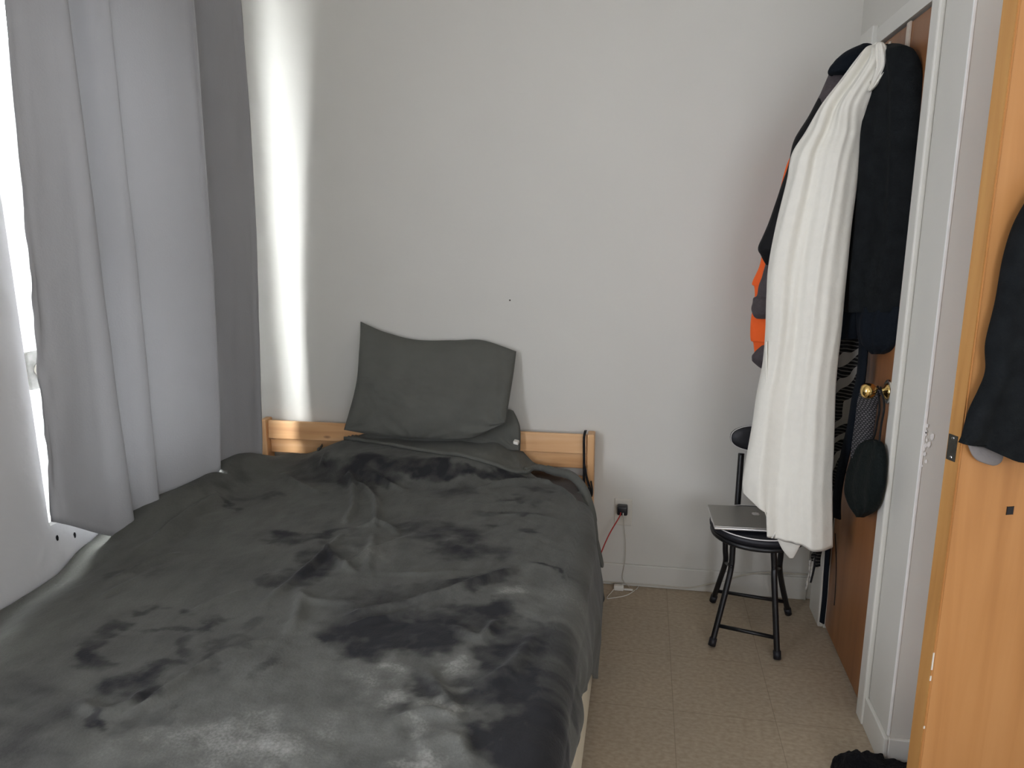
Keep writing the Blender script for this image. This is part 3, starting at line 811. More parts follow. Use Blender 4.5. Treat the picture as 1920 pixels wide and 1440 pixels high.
# strap on the right headboard post
st = thing('luggage_strap', 'black strap with a metal hook looped over the right end of the headboard', 'strap', (-.20, 2.79, .66))
def ribbon(bm, pts, w, t, wdir=V((1, 0, 0)), samples=40):
    P = crom(pts, samples); rings = []
    for i, p in enumerate(P):
        tt = (P[min(i+1, len(P)-1)]-P[max(0, i-1)]).normalized()
        a = wdir - tt*wdir.dot(tt); a.normalize(); b_ = tt.cross(a)
        rings.append([bm.verts.new(p+a*(sx*w/2)+b_*(sy*t/2)) for sx, sy in ((-1, -1), (1, -1), (1, 1), (-1, 1))])
    for i in range(len(rings)-1):
        for k in range(4): bm.faces.new((rings[i][k], rings[i][(k+1) % 4], rings[i+1][(k+1) % 4], rings[i+1][k]))
    bm.faces.new(rings[0][::-1]); bm.faces.new(rings[-1])
    return bm
ys = YH-.028
bm = ribbon(NB(), [V((-.214, YH+.03, .672)), V((-.214, YH-.005, .676)), atY(1095, 822, ys), atY(1095, 850, ys), atY(1095, 880, ys), atY(1095, 910, ys-.01), atY(1098, 935, ys-.015)], .010, .002)
obj('webbing', bm, M_blackcloth2, st)
bm = ribbon(NB(), [atY(1095, 868, ys-.004), atY(1100, 895, ys-.012), atY(1106, 915, ys-.015), atY(1109, 928, ys-.015)], .009, .002)
obj('loose_end', bm, M_blackcloth2, st)
bm = tube(NB(), [atY(1104, 912, ys-.018), atY(1106, 928, ys-.018), atY(1109.5, 930, ys-.018), atY(1110.5, 918, ys-.018), atY(1108, 902, ys-.018)], .0035, 8, 24); obj('hook', bm, M_blackmetal, st, True)

# ------------------------------------------------------------------ curtain
def curtain():
    # (top px, bottom px, mid bulge px at half height, X top, X bottom)
    cols = [((8, 0), (97, 978), 0, -1.585, -1.634), ((45, 0), (128, 985), 3, -1.560, -1.618), ((95, 0), (200, 1004), 0, -1.530, -1.596), ((126, 0), (252, 1006), -2, -1.505, -1.575),
            ((118, 0), (240, 990), 0, -1.600, -1.612), ((160, 0), (262, 975), 0, -1.570, -1.590), ((205, 0), (298, 948), 3, -1.530, -1.555),
            ((203, 0), (286, 940), 3, -1.552, -1.590), ((290, 0), (350, 915), 6, -1.500, -1.555), ((345, 0), (398, 893), 9, -1.462, -1.530), ((362, 0), (413, 880), 9, -1.448, -1.515),
            ((354, 0), (404, 880), 8, -1.572, -1.585), ((400, 0), (450, 880), 6, -1.522, -1.562), ((435, 0), (478, 868), 9, -1.482, -1.540), ((450, 0), (490, 858), 9, -1.466, -1.530)]
    nv = 70; per = 7
    ctrl = []
    for (t, b_, bul, xt, xb) in cols:
        col = []
        top = atX(t[0], t[1], xt); bot = atX(b_[0], b_[1], xb)
        mid = atX((t[0]+b_[0])/2+bul, (t[1]+b_[1])/2, (xt+xb)/2)
        up = top+(top-bot)*((2.44-top.z)/(top.z-bot.z))
        up.x = xt
        col = [up, top, mid, bot]
        P = []
        zs = [up.z, top.z, mid.z, bot.z]
        for j in range(nv+1):
            f = j/nv; z = up.z+(bot.z-up.z)*f
            # quadratic through top, mid, bot
            s = (top.z-z)/(top.z-bot.z)
            q = top*(2*(s-.5)*(s-1))+mid*(4*s*(1-s))+bot*(2*s*(s-.5)) if s >= 0 else top.lerp(bot, s)
            P.append(V((q.x, q.y, z)))
        ctrl.append(P)
    bm = NB(); grid = []
    n = (len(cols)-1)*per+1
    for j in range(nv+1):
        row = crom([c[j] for c in ctrl], n)
        r = []
        for i, p in enumerate(row):
            f = j/nv
            edge = sstep(9, 0, i)
            p = p+V((1, 0, 0))*(.011*noise.noise(V((i*.16, f*1.3, 1)))+.004*fbm(V((i*.3, f*4, 4)), 3)+edge*.012*sstep(.2, .8, f)*fbm(V((i*.35, f*14, 7)), 3))
            r.append(bm.verts.new(p))
        grid.append(r)
    for j in range(nv):
        for i in range(n-1):
            bm.faces.new((grid[j][i], grid[j][i+1], grid[j+1][i+1], grid[j+1][i]))
    return bm
M_curtain = mat('grey_curtain_cloth', (.38, .38, .385, 1), .85, sheen=.1, var=.03, vscale=3, bump=.1, bscale=160, spec=.1, trans=.175)
M_curtain_back = mat('curtain_dark_back', (.22, .22, .225, 1), .9, spec=.1, trans=.175)  # darker back face added to cut light bounced onto the wall
cu = obj('curtain', curtain(), M_curtain, None, True)
tag(cu, 'long grey curtain hanging in deep folds over the window', 'curtain')
cu.data.materials.append(M_curtain_back)
if sum(p.normal.x*p.area for p in cu.data.polygons) < 0: cu.data.flip_normals()
s_ = cu.modifiers.new('thickness', 'SOLIDIFY'); s_.thickness = .0016; s_.offset = -1; s_.material_offset = 1
rod = thing('curtain_rod', 'curtain rod over the window carrying the grey curtain', 'curtain rod', (-1.53, 2.1, 2.45))
bm = tube(NB(), [(-1.53, 1.35, 2.455), (-1.53, 2.84, 2.455)], .012, 14); obj('pole', bm, M_rod, rod, True)
for yy in (1.45, 2.78):
    bm = NB(); box(bm, XL, -1.53, yy-.008, yy+.008, 2.44, 2.456); obj('bracket', bm, M_rod, rod)

# ------------------------------------------------------------------ outlet, charger and cables
pc = atY(1168.5, 959.5, YB); 
op = thing('wall_outlet', 'ivory outlet plate on the back wall to the right of the bed', 'outlet', (pc.x, YB, pc.z))
bm = NB(); box(bm, pc.x-.036, pc.x+.036, YB-.006, YB, pc.z-.058, pc.z+.058, .003); obj('cover_plate', bm, M_plate, op)
bm = NB(); box(bm, pc.x-.017, pc.x+.017, YB-.008, YB-.0055, pc.z-.034, pc.z+.034, .001); obj('receptacle', bm, M_plate, op)
cc = atY(1167, 956, YB-.03)
ch = thing('usb_charger', 'square black charger plugged into the ivory wall outlet', 'charger', (cc.x, YB-.03, cc.z))
bm = NB(); box(bm, cc.x-.021, cc.x+.021, YB-.048, YB-.0082, cc.z-.019, cc.z+.019, .006, 3); obj('body', bm, M_blackplastic, ch, True)
bm = NB(); box(bm, cc.x+.002, cc.x+.006, YB-.051, YB-.047, cc.z-.016, cc.z-.006, .0008); o = obj('plug_end', bm, M_white, ch); o['label'] = 'white plug end'
bm = NB(); box(bm, cc.x-.009, cc.x-.004, YB-.053, YB-.047, cc.z-.017, cc.z-.004, .0008); o = obj('plug_end', bm, M_red, ch); o['label'] = 'red plug end'
bm = tube(NB(), [V((cc.x-.0065, YB-.052, cc.z-.012)), atY(1158, 975, YB-.06), atY(1146, 995, YB-.07), atY(1136, 1015, YB-.08), atY(1127, 1037, YB-.10), atY(1118, 1062, YB-.13)], .0026, 8, 40)
o = obj('charging_cable', bm, M_red, None, True); tag(o, 'thin red cable running from the black charger down behind the bed', 'cable')
bm = tube(NB(), [V((cc.x+.004, YB-.052, cc.z-.014)), atY(1170, 985, YB-.025), atY(1173, 1020, YB-.018), atY(1172, 1050, YB-.018), atY(1167, 1080, YB-.02), atY(1170, 1091, YB-.045), atZ(1180, 1100, .004)], .0014, 6, 40)
o = obj('charging_cable', bm, M_cablegrey, None, True); tag(o, 'thin pale cable dropping from the charger straight to the floor', 'cable')
ad_ = thing('cable_adapter', 'small white plug with a looped lead lying on the floor under the outlet', 'adapter', atZ(1160, 1105, 0))
c = atZ(1160, 1106, .0); bm = NB(); box(bm, c.x-.020, c.x+.020, c.y-.011, c.y+.011, .0, .022, .004, 3); obj('plug_body', bm, M_white, ad_, True)
bm = NB(); box(bm, c.x+.02, c.x+.058, c.y-.006, c.y+.003, .002, .009, .002); obj('plug_end', bm, M_white, ad_, True)
bm = tube(NB(), [atZ(1192, 1106, .004), atZ(1196, 1099, .004), atZ(1180, 1092, .004), atZ(1155, 1093, .004), atZ(1150, 1106, .004), atZ(1138, 1121, .004), atZ(1150, 1121, .004), atZ(1175, 1116, .004), atZ(1190, 1107, .004)], .0017, 6, 70)
obj('lead', bm, M_white, ad_, True)
bm = tube(NB(), [atY(1125, 1090, YB-.016), atY(1180, 1094, YB-.016), atY(1240, 1098, YB-.016), atY(1290, 1102, YB-.016), atY(1330, 1095, YB-.016), atY(1365, 1087, YB-.016), atY(1395, 1078, YB-.016), atY(1430, 1074, YB-.016), atY(1470, 1075, YB-.016), atY(1515, 1077, YB-.016)], .003, 8, 80)
o = obj('floor_cable', bm, M_cablegrey, None, True); tag(o, 'pale cable running along the baseboard of the back wall behind the chair', 'cable')
bm = NB(); q = atY(956, 563, YB); lathe(bm, [(.0035, 0), (.003, -.002), (.001, -.003)], q, (0, 1, 0), 10); o = obj('nail', bm, M_plate_dark); tag(o, 'tiny nail in the white back wall above the pillow', 'nail')

# ------------------------------------------------------------------ folding chair
FL, FR, RL, RR = atZ(1334, 1213, 0), atZ(1457, 1238, 0), atZ(1336, 1129, 0), atZ(1478, 1153, 0)
sc_ = V((.425, 2.555, .452))
chair = thing('folding_chair', 'black metal folding chair with a round padded seat in the corner', 'chair', (sc_.x, sc_.y, 0))
ux = (FR-FL).normalized(); uy = V((-ux.y, ux.x, 0))
sr = .165
bm = NB()
lathe(bm, [(.02, -.024), (sr-.035, -.024), (sr-.008, -.014), (sr, -.004), (sr+.001, .004), (sr-.006, .012), (sr-.03, .016), (.01, .018)], sc_-V((0, 0, .022)), (0, 0, 1), 48)
seat = obj('seat', bm, M_vinyl, chair, True)
bm = NB(); tube(bm, [sc_+V((math.cos(a)*(sr-.004), math.sin(a)*(sr-.004), -.008)) for a in [2*PI*i/64 for i in range(65)]], .0022, 6, cap=False); obj('seat_piping', bm, M_pipe, seat, True)
bm = NB(); tube(bm, [sc_+V((math.cos(a)*(sr-.012), math.sin(a)*(sr-.012), -.046)) for a in [2*PI*i/48 for i in range(49)]], .010, 8, cap=False); obj('seat_ring', bm, M_blackmetal, chair, True)
r_ = .0105
def leg(px, foot):
    pts = [atY(*q) for q in px]+[foot+V((0, 0, .006))]
    bm = tube(NB(), pts, r_, 12, 30)
    l = obj('leg', bm, M_blackmetal, chair, True)
    e = (pts[-1]-pts[-2]).normalized()
    bm = tube(NB(), [pts[-1]-e*.028, pts[-1]], r_+.003, 12); obj('rubber_foot', bm, M_vinyl, l, True)
yFL, yFR, yRL, yRR = FL.y, FR.y, RL.y, RR.y
leg([(1375, 1003, yFL+.085), (1373, 1040, yFL+.08), (1371, 1062, yFL+.075), (1364, 1095, yFL+.06)], FL)
leg([(1450, 1012, yFR+.085), (1451, 1040, yFR+.08), (1452, 1065, yFR+.075), (1452, 1095, yFR+.06)], FR)
leg([(1360, 1000, yRL-.06), (1360, 1030, yRL-.06), (1360, 1055, yRL-.055), (1348, 1092, yRL-.03)], RL)
leg([(1466, 1010, yRR-.10), (1464, 1040, yRR-.095), (1462, 1066, yRR-.085), (1467, 1100, yRR-.04)], RR)
bm = tube(NB(), [atY(1347, 1173, yFL+.02), atY(1451, 1195, yFR+.02)], .007, 10); obj('stretcher', bm, M_blackmetal, chair, True)
bm = tube(NB(), [atY(1344, 1108, yRL-.02), atY(1470, 1128, yRR-.02)], .007, 10); obj('stretcher', bm, M_blackmetal, chair, True)
for (a, b_) in (((1360.5, 1055, yRL-.055), (1371, 1062, yFL+.075)), ((1452, 1065, yFR+.075), (1462, 1066, yRR-.085))):
    A, B = atY(*a), atY(*b_); bm = tube(NB(), [A-(B-A)*.06, B+(B-A)*.06], .006, 8); obj('pivot_bolt', bm, M_blackmetal, chair, True)
YBK = 2.745
bc = atY(1406, 821, YBK)
pa = atY(1381, 1000, yRL-.07)
bm = tube(NB(), [pa, atY(1383, 945, 2.725), atY(1390, 850, YBK+.012)], .0115, 12, 20); obj('back_post', bm, M_blackmetal, chair, True)
pd = V((.235, -.045, 0))
bm = tube(NB(), [pa+pd, atY(1383, 945, 2.725)+pd*.85, atY(1390, 850, YBK+.012)+pd*.40], .0115, 12, 20); obj('back_post', bm, M_blackmetal, chair, True)
bn = V((.05, -1, .12)).normalized(); ba = V((1, .05, 0)).normalized(); bb = ba.cross(bn).normalized()
if bb.z < 0: bb = -bb
ce = bc + ba*.045
A_, B_ = .117, .050
def ell(t, k=1, off=0): return ce + ba*(A_*k*math.copysign(abs(math.cos(t))**.85, math.cos(t))) + bb*(B_*k*math.copysign(abs(math.sin(t))**.85, math.sin(t))) + bn*off
bm = NB(); rings = []
for k, o_ in ((.6, -.014), (.93, -.012), (1, -.004), (1, .004), (.93, .012), (.6, .016)):
    rings.append([bm.verts.new(ell(2*PI*i/40, k, o_)) for i in range(40)])
for i in range(5):
    for k in range(40): bm.faces.new((rings[i][k], rings[i][(k+1) % 40], rings[i+1][(k+1) % 40], rings[i+1][k]))
bm.faces.new(rings[0]); bm.faces.new(rings[-1])
bk = obj('backrest', bm, M_vinyl, chair, True)
bm = tube(NB(), [ell(2*PI*i/60, .985, .009) for i in range(61)], .0018, 6, cap=False); obj('backrest_piping', bm, M_pipe, bk, True)

# laptop on the seat
zt = .456
A = atZ(1322, 948, zt+.014); B = atZ(1340, 986, zt+.014)
uxl = V((.9994, .035, 0)).normalized(); uyl = V((-uxl.y, uxl.x, 0))
Lw, Ld = .304, .200
ctr = B + uxl*(Lw/2) + uyl*(Ld/2); 
lap = thing('laptop', 'closed silver laptop lying on the black chair seat', 'laptop', (ctr.x, ctr.y, zt))
bm = NB(); obox(bm, V((ctr.x, ctr.y, zt+.0045)), uxl*(Lw/2), uyl*(Ld/2), V((0, 0, .0042)), .003, 3); obj('base', bm, M_alu2, lap, True)
bm = NB(); obox(bm, V((ctr.x, ctr.y, zt+.0118)), uxl*(Lw/2), uyl*(Ld/2), V((0, 0, .0025)), .0022, 3); lid = obj('lid', bm, M_alu, lap)
# fruit shaped logo on the lid
lc = atZ(1417, 963, zt+.0145)
outline = [(0, .52), (.18, .60), (.42, .62), (.66, .50), (.82, .36), (.66, .20), (.60, -.02), (.68, -.26), (.88, -.42), (.78, -.68), (.60, -.92), (.42, -1.02), (.22, -.96), (0, -.90), (-.22, -.96), (-.42, -1.02), (-.64, -.88), (-.84, -.52), (-.92, -.10), (-.84, .30), (-.62, .56), (-.36, .62), (-.16, .58)]
s = .0155
bm = NB(); prism(bm, [lc + uxl*(a*s) + uyl*(b_*s) for a, b_ in outline], V((0, 0, .0005)))
leafp = [(.02, .72), (.06, .98), (.30, 1.16), (.36, 1.14), (.30, .90), (.14, .74)]
prism(bm, [lc + uxl*(a*s) + uyl*(b_*s) for a, b_ in leafp], V((0, 0, .0005)))
obj('logo', bm, M_logo, lid)

# ------------------------------------------------------------------ clothes on the closet door
hk = thing('over_door_hook', 'clear plastic hook bracket over the top of the closet door', 'hook', (XR, 2.30, 2.03))
hp = atX(1704, 45, XR-.001)
bm = NB(); box(bm, XR-.0015, XR+.0032, hp.y-.014, hp.y+.014, 1.94, D1[2]-.006); obj('strap', bm, M_clearhook, hk)
bm = tube(NB(), [V((XR-.0015, hp.y, 1.965)), V((XR-.030, hp.y, 1.95)), V((XR-.045, hp.y, 1.962)), V((XR-.045, hp.y, 1.98))], .004, 8, 16); obj('hook', bm, M_clearhook, hk, True)

# black jacket nearest the casing
bm = loft(NB(), rowsY([
    (86, 1660, 1700, 2.47, 2.25, .03, .008), (92, 1640, 1712, 2.47, 2.24, .045, .012), (115, 1632, 1722, 2.47, 2.225, .055, .02), (150, 1628, 1729, 2.47, 2.215, .06, .02),
    (220, 1618, 1730, 2.47, 2.210, .06, .02), (320, 1604, 1726, 2.47, 2.208, .058, .02), (420, 1592, 1719, 2.47, 2.207, .055, .02), (520, 1580, 1710, 2.47, 2.206, .055, .02), (572, 1573, 1704, 2.47, 2.206, .05, .02), (585, 1571, 1702, 2.47, 2.206, .045, .02)]),
    nu=60, nv=90, folds=[(.006, 2.5, .1, .2, .1), (.004, 5, .3, -.3, .2)], wob=.003, seed=4)
jk = thing('jacket', 'black jacket hanging nearest the white casing on the closet door', 'jacket', (.64, 2.3, 1.95))
obj('body', bm, M_blackcloth, jk, True)
bm = loft(NB(), rowsY([(575, 1612, 1702, 2.36, 2.206, .035, .015), (600, 1612, 1699, 2.36, 2.206, .04, .015), (625, 1613, 1695, 2.35, 2.207, .038, .015), (645, 1618, 1690, 2.35, 2.21, .032, .012), (658, 1630, 1672, 2.34, 2.24, .02, .01), (664, 1640, 1655, 2.33, 2.29, .012, .008)]),
    nu=44, nv=36, folds=[(.006, 3, .2, .4, 0)], seed=11)
obj('sleeve_cuff', bm, M_navy, jk, True)
bm = loft(NB(), rowsY([(575, 1566, 1614, 2.45, 2.37, .02, .012), (600, 1567, 1610, 2.45, 2.37, .022, .012), (636, 1566, 1607, 2.45, 2.38, .02, .01)]), nu=36, nv=20, folds=[(.005, 2, .2, .4, 0)], seed=12)
obj('hem_flap', bm, M_navy, jk, True)

# black jacket with collar, far side of the pile
j2 = thing('hooded_jacket', 'black hooded jacket showing at the left behind the white linen garment', 'jacket', (.6, 2.52, 1.95))
bm = loft(NB(), rowsY([(100, 1585, 1650, 2.56, 2.50, .03, .02), (150, 1556, 1645, 2.56, 2.48, .05, .03), (215, 1521, 1630, 2.55, 2.47, .06, .04), (262, 1491, 1620, 2.54, 2.46, .06, .05), (310, 1480, 1610, 2.54, 2.46, .06, .05), (350, 1466, 1600, 2.53, 2.45, .06, .05), (400, 1448, 1590, 2.53, 2.45, .05, .05), (440, 1432, 1580, 2.53, 2.45, .05, .05), (466, 1423, 1570, 2.53, 2.45, .045, .045), (480, 1428, 1560, 2.53, 2.45, .035, .03), (497, 1437, 1550, 2.53, 2.46, .02, .02)]),
    nu=56, nv=110, folds=[(.006, 3, 0, .3, 0)], wob=.006, seed=21)
obj('body', bm, M_blackcloth2, j2, True)
bm = loft(NB(), rowsY([(86, 1612, 1640, 2.50, 2.47, .02, .015), (97, 1588, 1640, 2.50, 2.47, .035, .02), (112, 1570, 1635, 2.50, 2.46, .045, .03), (126, 1558, 1625, 2.50, 2.46, .045, .03), (137, 1553, 1610, 2.50, 2.46, .035, .03), (142, 1556, 1590, 2.50, 2.47, .015, .015)]), nu=44, nv=36, seed=22, wob=.002)
obj('hood', bm, M_navy, j2, True)

# grey top between them
bm = loft(NB(), rowsY([(135, 1557, 1620, 2.535, 2.47, .02, .02), (165, 1545, 1610, 2.535, 2.47, .03, .02), (195, 1532, 1600, 2.535, 2.47, .03, .02), (240, 1512, 1590, 2.535, 2.47, .02, .02)]), nu=36, nv=30, seed=31)
o = obj('grey_top', bm, M_greycloth, None, True); tag(o, 'sliver of a grey top below the black hood on the closet door', 'clothing')

# orange coat with grey panels
oc = thing('orange_coat', 'bright orange coat with grey panels hanging behind the white linen garment', 'coat', (.5, 2.6, 1.9))
bm = loft(NB(), rowsY([(200, 1560, 1620, 2.63, 2.56, .03, .02), (260, 1510, 1610, 2.63, 2.56, .04, .03), (306, 1477, 1600, 2.63, 2.56, .045, .03), (400, 1452, 1580, 2.62, 2.55, .05, .03), (470, 1432, 1570, 2.62, 2.55, .05, .03), (500, 1424, 1560, 2.62, 2.55, .05, .03), (530, 1411, 1555, 2.62, 2.55, .05, .03), (538, 1415, 1550, 2.62, 2.55, .05, .03), (560, 1415, 1550, 2.62, 2.55, .05, .03), (598, 1409, 1545, 2.62, 2.55, .05, .03), (635, 1408, 1540, 2.62, 2.55, .045, .03), (642, 1413, 1535, 2.62, 2.55, .04, .03), (668, 1416, 1530, 2.62, 2.55, .03, .02)]),
    nu=56, nv=120, folds=[(.008, 3, .2, .2, 0)], wob=.004, seed=41)
obj('body', bm, M_orange, oc, True)
bm = loft(NB(), rowsY([(490, 1437, 1500, 2.575, 2.53, .03, .02), (510, 1432, 1500, 2.575, 2.53, .035, .02), (530, 1425, 1500, 2.575, 2.53, .035, .02), (553, 1420, 1500, 2.575, 2.53, .035, .02), (560, 1412, 1500, 2.57, 2.53, .04, .02), (575, 1409, 1500, 2.57, 2.53, .04, .02), (588, 1411, 1500, 2.57, 2.53, .035, .02), (597, 1418, 1500, 2.57, 2.53, .02, .02)]), nu=40, nv=60, wob=.003, seed=42, folds=[(.004, 3, .1, .8, 0)])
o = obj('sleeve_panel', bm, M_greycloth, oc, True); o['label'] = 'upper grey panel of the orange coat'
bm = loft(NB(), rowsY([(648, 1428, 1500, 2.575, 2.53, .02, .02), (660, 1415, 1500, 2.575, 2.53, .03, .02), (672, 1409, 1500, 2.575, 2.53, .03, .02), (682, 1416, 1500, 2.575, 2.53, .025, .02), (690, 1426, 1500, 2.575, 2.53, .015, .01)]), nu=40, nv=36, wob=.002, seed=43)
o = obj('hem_panel', bm, M_greycloth, oc, True); o['label'] = 'lower grey panel of the orange coat'

# patterned scarf
M_scarf = bpy.data.materials.new('black_white_woven_scarf'); M_scarf.use_nodes = True
nt = M_scarf.node_tree; N = nt.nodes; L = nt.links; b = N['Principled BSDF']
tc = N.new('ShaderNodeTexCoord'); mp = N.new('ShaderNodeMapping'); mp.inputs['Rotation'].default_value = (math.radians(38), math.radians(25), 0)
L.new(tc.outputs['Object'], mp.inputs[0])
wv = N.new('ShaderNodeTexWave'); wv.wave_type = 'BANDS'; wv.bands_direction = 'Z'; wv.inputs['Scale'].default_value = 5.0; wv.inputs['Distortion'].default_value = 9.0; wv.inputs['Detail'].default_value = 2; wv.inputs['Detail Scale'].default_value = 1.2
L.new(mp.outputs[0], wv.inputs['Vector'])
w2_ = N.new('ShaderNodeTexWave'); w2_.bands_direction = 'Z'; w2_.inputs['Scale'].default_value = 26; w2_.inputs['Distortion'].default_value = 3; L.new(tc.outputs['Object'], w2_.inputs['Vector'])
r1 = N.new('ShaderNodeValToRGB'); r1.color_ramp.interpolation = 'CONSTANT'; r1.color_ramp.elements[0].color = (0, 0, 0, 1); r1.color_ramp.elements[1].position = .62; r1.color_ramp.elements[1].color = (1, 1, 1, 1)
L.new(wv.outputs['Fac'], r1.inputs[0])
r2 = N.new('ShaderNodeValToRGB'); r2.color_ramp.interpolation = 'CONSTANT'; r2.color_ramp.elements[0].color = (.0, .0, .0, 1); r2.color_ramp.elements[1].position = .78; r2.color_ramp.elements[1].color = (.35, .35, .35, 1)
L.new(w2_.outputs['Fac'], r2.inputs[0])
mxx = N.new('ShaderNodeMixRGB'); mxx.blend_type = 'LIGHTEN'; mxx.inputs[0].default_value = 1; L.new(r1.outputs[0], mxx.inputs[1]); L.new(r2.outputs[0], mxx.inputs[2])
mc = N.new('ShaderNodeMixRGB'); mc.inputs[1].default_value = (.008, .008, .009, 1); mc.inputs[2].default_value = (.21, .20, .185, 1); L.new(mxx.outputs[0], mc.inputs[0])
L.new(mc.outputs[0], b.inputs['Base Color']); b.inputs['Roughness'].default_value = .9; b.inputs['Specular IOR Level'].default_value = .1
sf = thing('scarf', 'black and white patterned scarf hanging between the linen garment and the brass knob', 'scarf', (.66, 2.45, 1.3))
bm = loft(NB(), rowsY([(600, 1556, 1615, 2.50, 2.42, .015, .01), (640, 1555, 1622, 2.50, 2.41, .016, .01), (700, 1552, 1624, 2.50, 2.40, .018, .01), (760, 1550, 1608, 2.50, 2.42, .018, .01), (820, 1548, 1592, 2.50, 2.45, .016, .01), (880, 1546, 1580, 2.50, 2.46, .014, .01), (930, 1545, 1572, 2.51, 2.47, .012, .01), (1000, 1528, 1552, 2.55, 2.52, .012, .01), (1040, 1518, 1540, 2.56, 2.54, .012, .008), (1062, 1520, 1538, 2.56, 2.54, .008, .008)]), nu=36, nv=90, folds=[(.004, 2, .2, .6, 0)], seed=51)
obj('cloth', bm, M_scarf, sf, True)
M_tass = mat('scarf_tassel', (.40, .385, .345, 1), .9, var=.5, vscale=70)
for (a, b_, c) in (((1519, 1050), (1517, 1075), (1511, 1105)), ((1524, 1052), (1521, 1075), (1518, 1092)), ((1533, 1050), (1534, 1060), (1529, 1066))):
    bm = tube(NB(), [atY(*a, 2.545), atY(*b_, 2.545), atY(*c, 2.545)], .004, 8, 14, rs=[.005, .0045, .003, .005, .003]); obj('tassel', bm, M_tass, sf, True)
bm = tube(NB(), [atY(1530, 1040, 2.54), atY(1526, 1068, 2.54), atY(1520, 1092, 2.54)], .0035, 8, 14); o = obj('tassel', bm, M_blackcloth2, sf, True); o['label'] = 'black tassel'

# dark belts
bm = ribbon(NB(), [atY(1618, 590, 2.345), atY(1619, 650, 2.33), atY(1614, 710, 2.33), atY(1606, 745, 2.33), atY(1597, 800, 2.36), atY(1585, 850, 2.40), atY(1574, 900, 2.43), atY(1569, 940, 2.44), atY(1569, 972, 2.44)], .030, .006, V((.55, -.8, 0)), 70)
o = obj('belt', bm, M_navy, None, True); tag(o, 'long dark navy belt hanging in front of the patterned scarf', 'belt')
bm = ribbon(NB(), [atY(1570, 905, 2.50), atY(1560, 960, 2.52), atY(1554, 1010, 2.53), atY(1550, 1060, 2.54), atY(1546, 1120, 2.545), atY(1541, 1168, 2.55)], .017, .006, V((.6, -.75, 0)), 60)
o = obj('belt', bm, M_navy, None, True); tag(o, 'narrow navy strap reaching almost to the floor beside the far casing', 'belt')
bm = tube(NB(), [atX(1566, 1000, XR-.002), atX(1568, 1060, XR-.002), atX(1566, 1110, XR-.002), atX(1564, 1135, XR-.002)], .0016, 6, 30)
o = obj('hanging_cord', bm, M_blackcloth2, None, True); tag(o, 'thin dark cord hanging down the lower part of the closet door', 'cord')

# pouch on the knob
po = thing('drawstring_pouch', 'dark drawstring pouch hanging from the brass knob of the closet door', 'bag', (.66, 2.25, .9))
def rowsX(tab):
    return [(atX(xl, y, X), atX(xr, y, X), f, b_) for (y, xl, xr, X, f, b_) in tab]
XP = .668
bm = loft(NB(), rowsX([(828, 1622, 1650, XP, .016, .012), (838, 1612, 1655, XP, .024, .016), (860, 1603, 1657, XP, .030, .02), (890, 1594, 1656, XP, .034, .022), (920, 1591, 1652, XP, .034, .022), (945, 1597, 1645, XP, .028, .02), (960, 1606, 1634, XP, .02, .014), (970, 1610, 1617, XP, .008, .006)]), nu=48, nv=50, folds=[(.004, 3, .3, .2, 0)], wob=.002, seed=61)
obj('pouch', bm, M_pouch, po, True)
M_woven = mat('woven_grey_band', (.085, .08, .085, 1), .8)
nt = M_woven.node_tree; N = nt.nodes; L = nt.links
bk_ = N.new('ShaderNodeTexBrick'); bk_.offset = .5; bk_.inputs['Scale'].default_value = 1; bk_.inputs['Brick Width'].default_value = .006; bk_.inputs['Row Height'].default_value = .006; bk_.inputs['Mortar Size'].default_value = .0012
bk_.inputs['Color1'].default_value = (.13, .12, .125, 1); bk_.inputs['Color2'].default_value = (.09, .085, .09, 1); bk_.inputs['Mortar'].default_value = (.012, .012, .013, 1)
tc = N.new('ShaderNodeTexCoord'); mp = N.new('ShaderNodeMapping'); mp.inputs['Rotation'].default_value = (0, PI/2, PI/2); L.new(tc.outputs['Object'], mp.inputs[0]); L.new(mp.outputs[0], bk_.inputs['Vector']); L.new(bk_.outputs['Color'], N['Principled BSDF'].inputs['Base Color'])
Xs = XP-.014
bm = ribbon(NB(), [V((.664, ky, kz+.010)), atX(1630, 742, Xs), atX(1625, 765, Xs), atX(1622, 790, Xs), atX(1616, 830, Xs), atX(1612, 862, Xs)], .056, .004, V((.8, -.6, 0)), 40)
o = obj('woven_strap', bm, M_woven, po, True); o['label'] = 'wide grey woven strap'
bm = tube(NB(), [V((.676, ky+.004, kz+.014)), atX(1649, 765, XP), atX(1645, 790, XP), atX(1640, 815, XP), atX(1632, 835, XP)], .003, 8, 24)
tube(bm, [V((.682, ky, kz+.012)), atX(1658, 760, XP), atX(1652, 800, XP), atX(1648, 836, XP)], .0028, 8, 24)
obj('drawstring', bm, M_blackcloth2, po, True)
bm = tube(NB(), [atX(1600, 862, XP), atX(1592, 878, XP), atX(1586, 886, XP), atX(1584, 870, XP), atX(1583, 856, XP)], .0022, 8, 24); obj('cord_end', bm, M_greycloth, po, True)

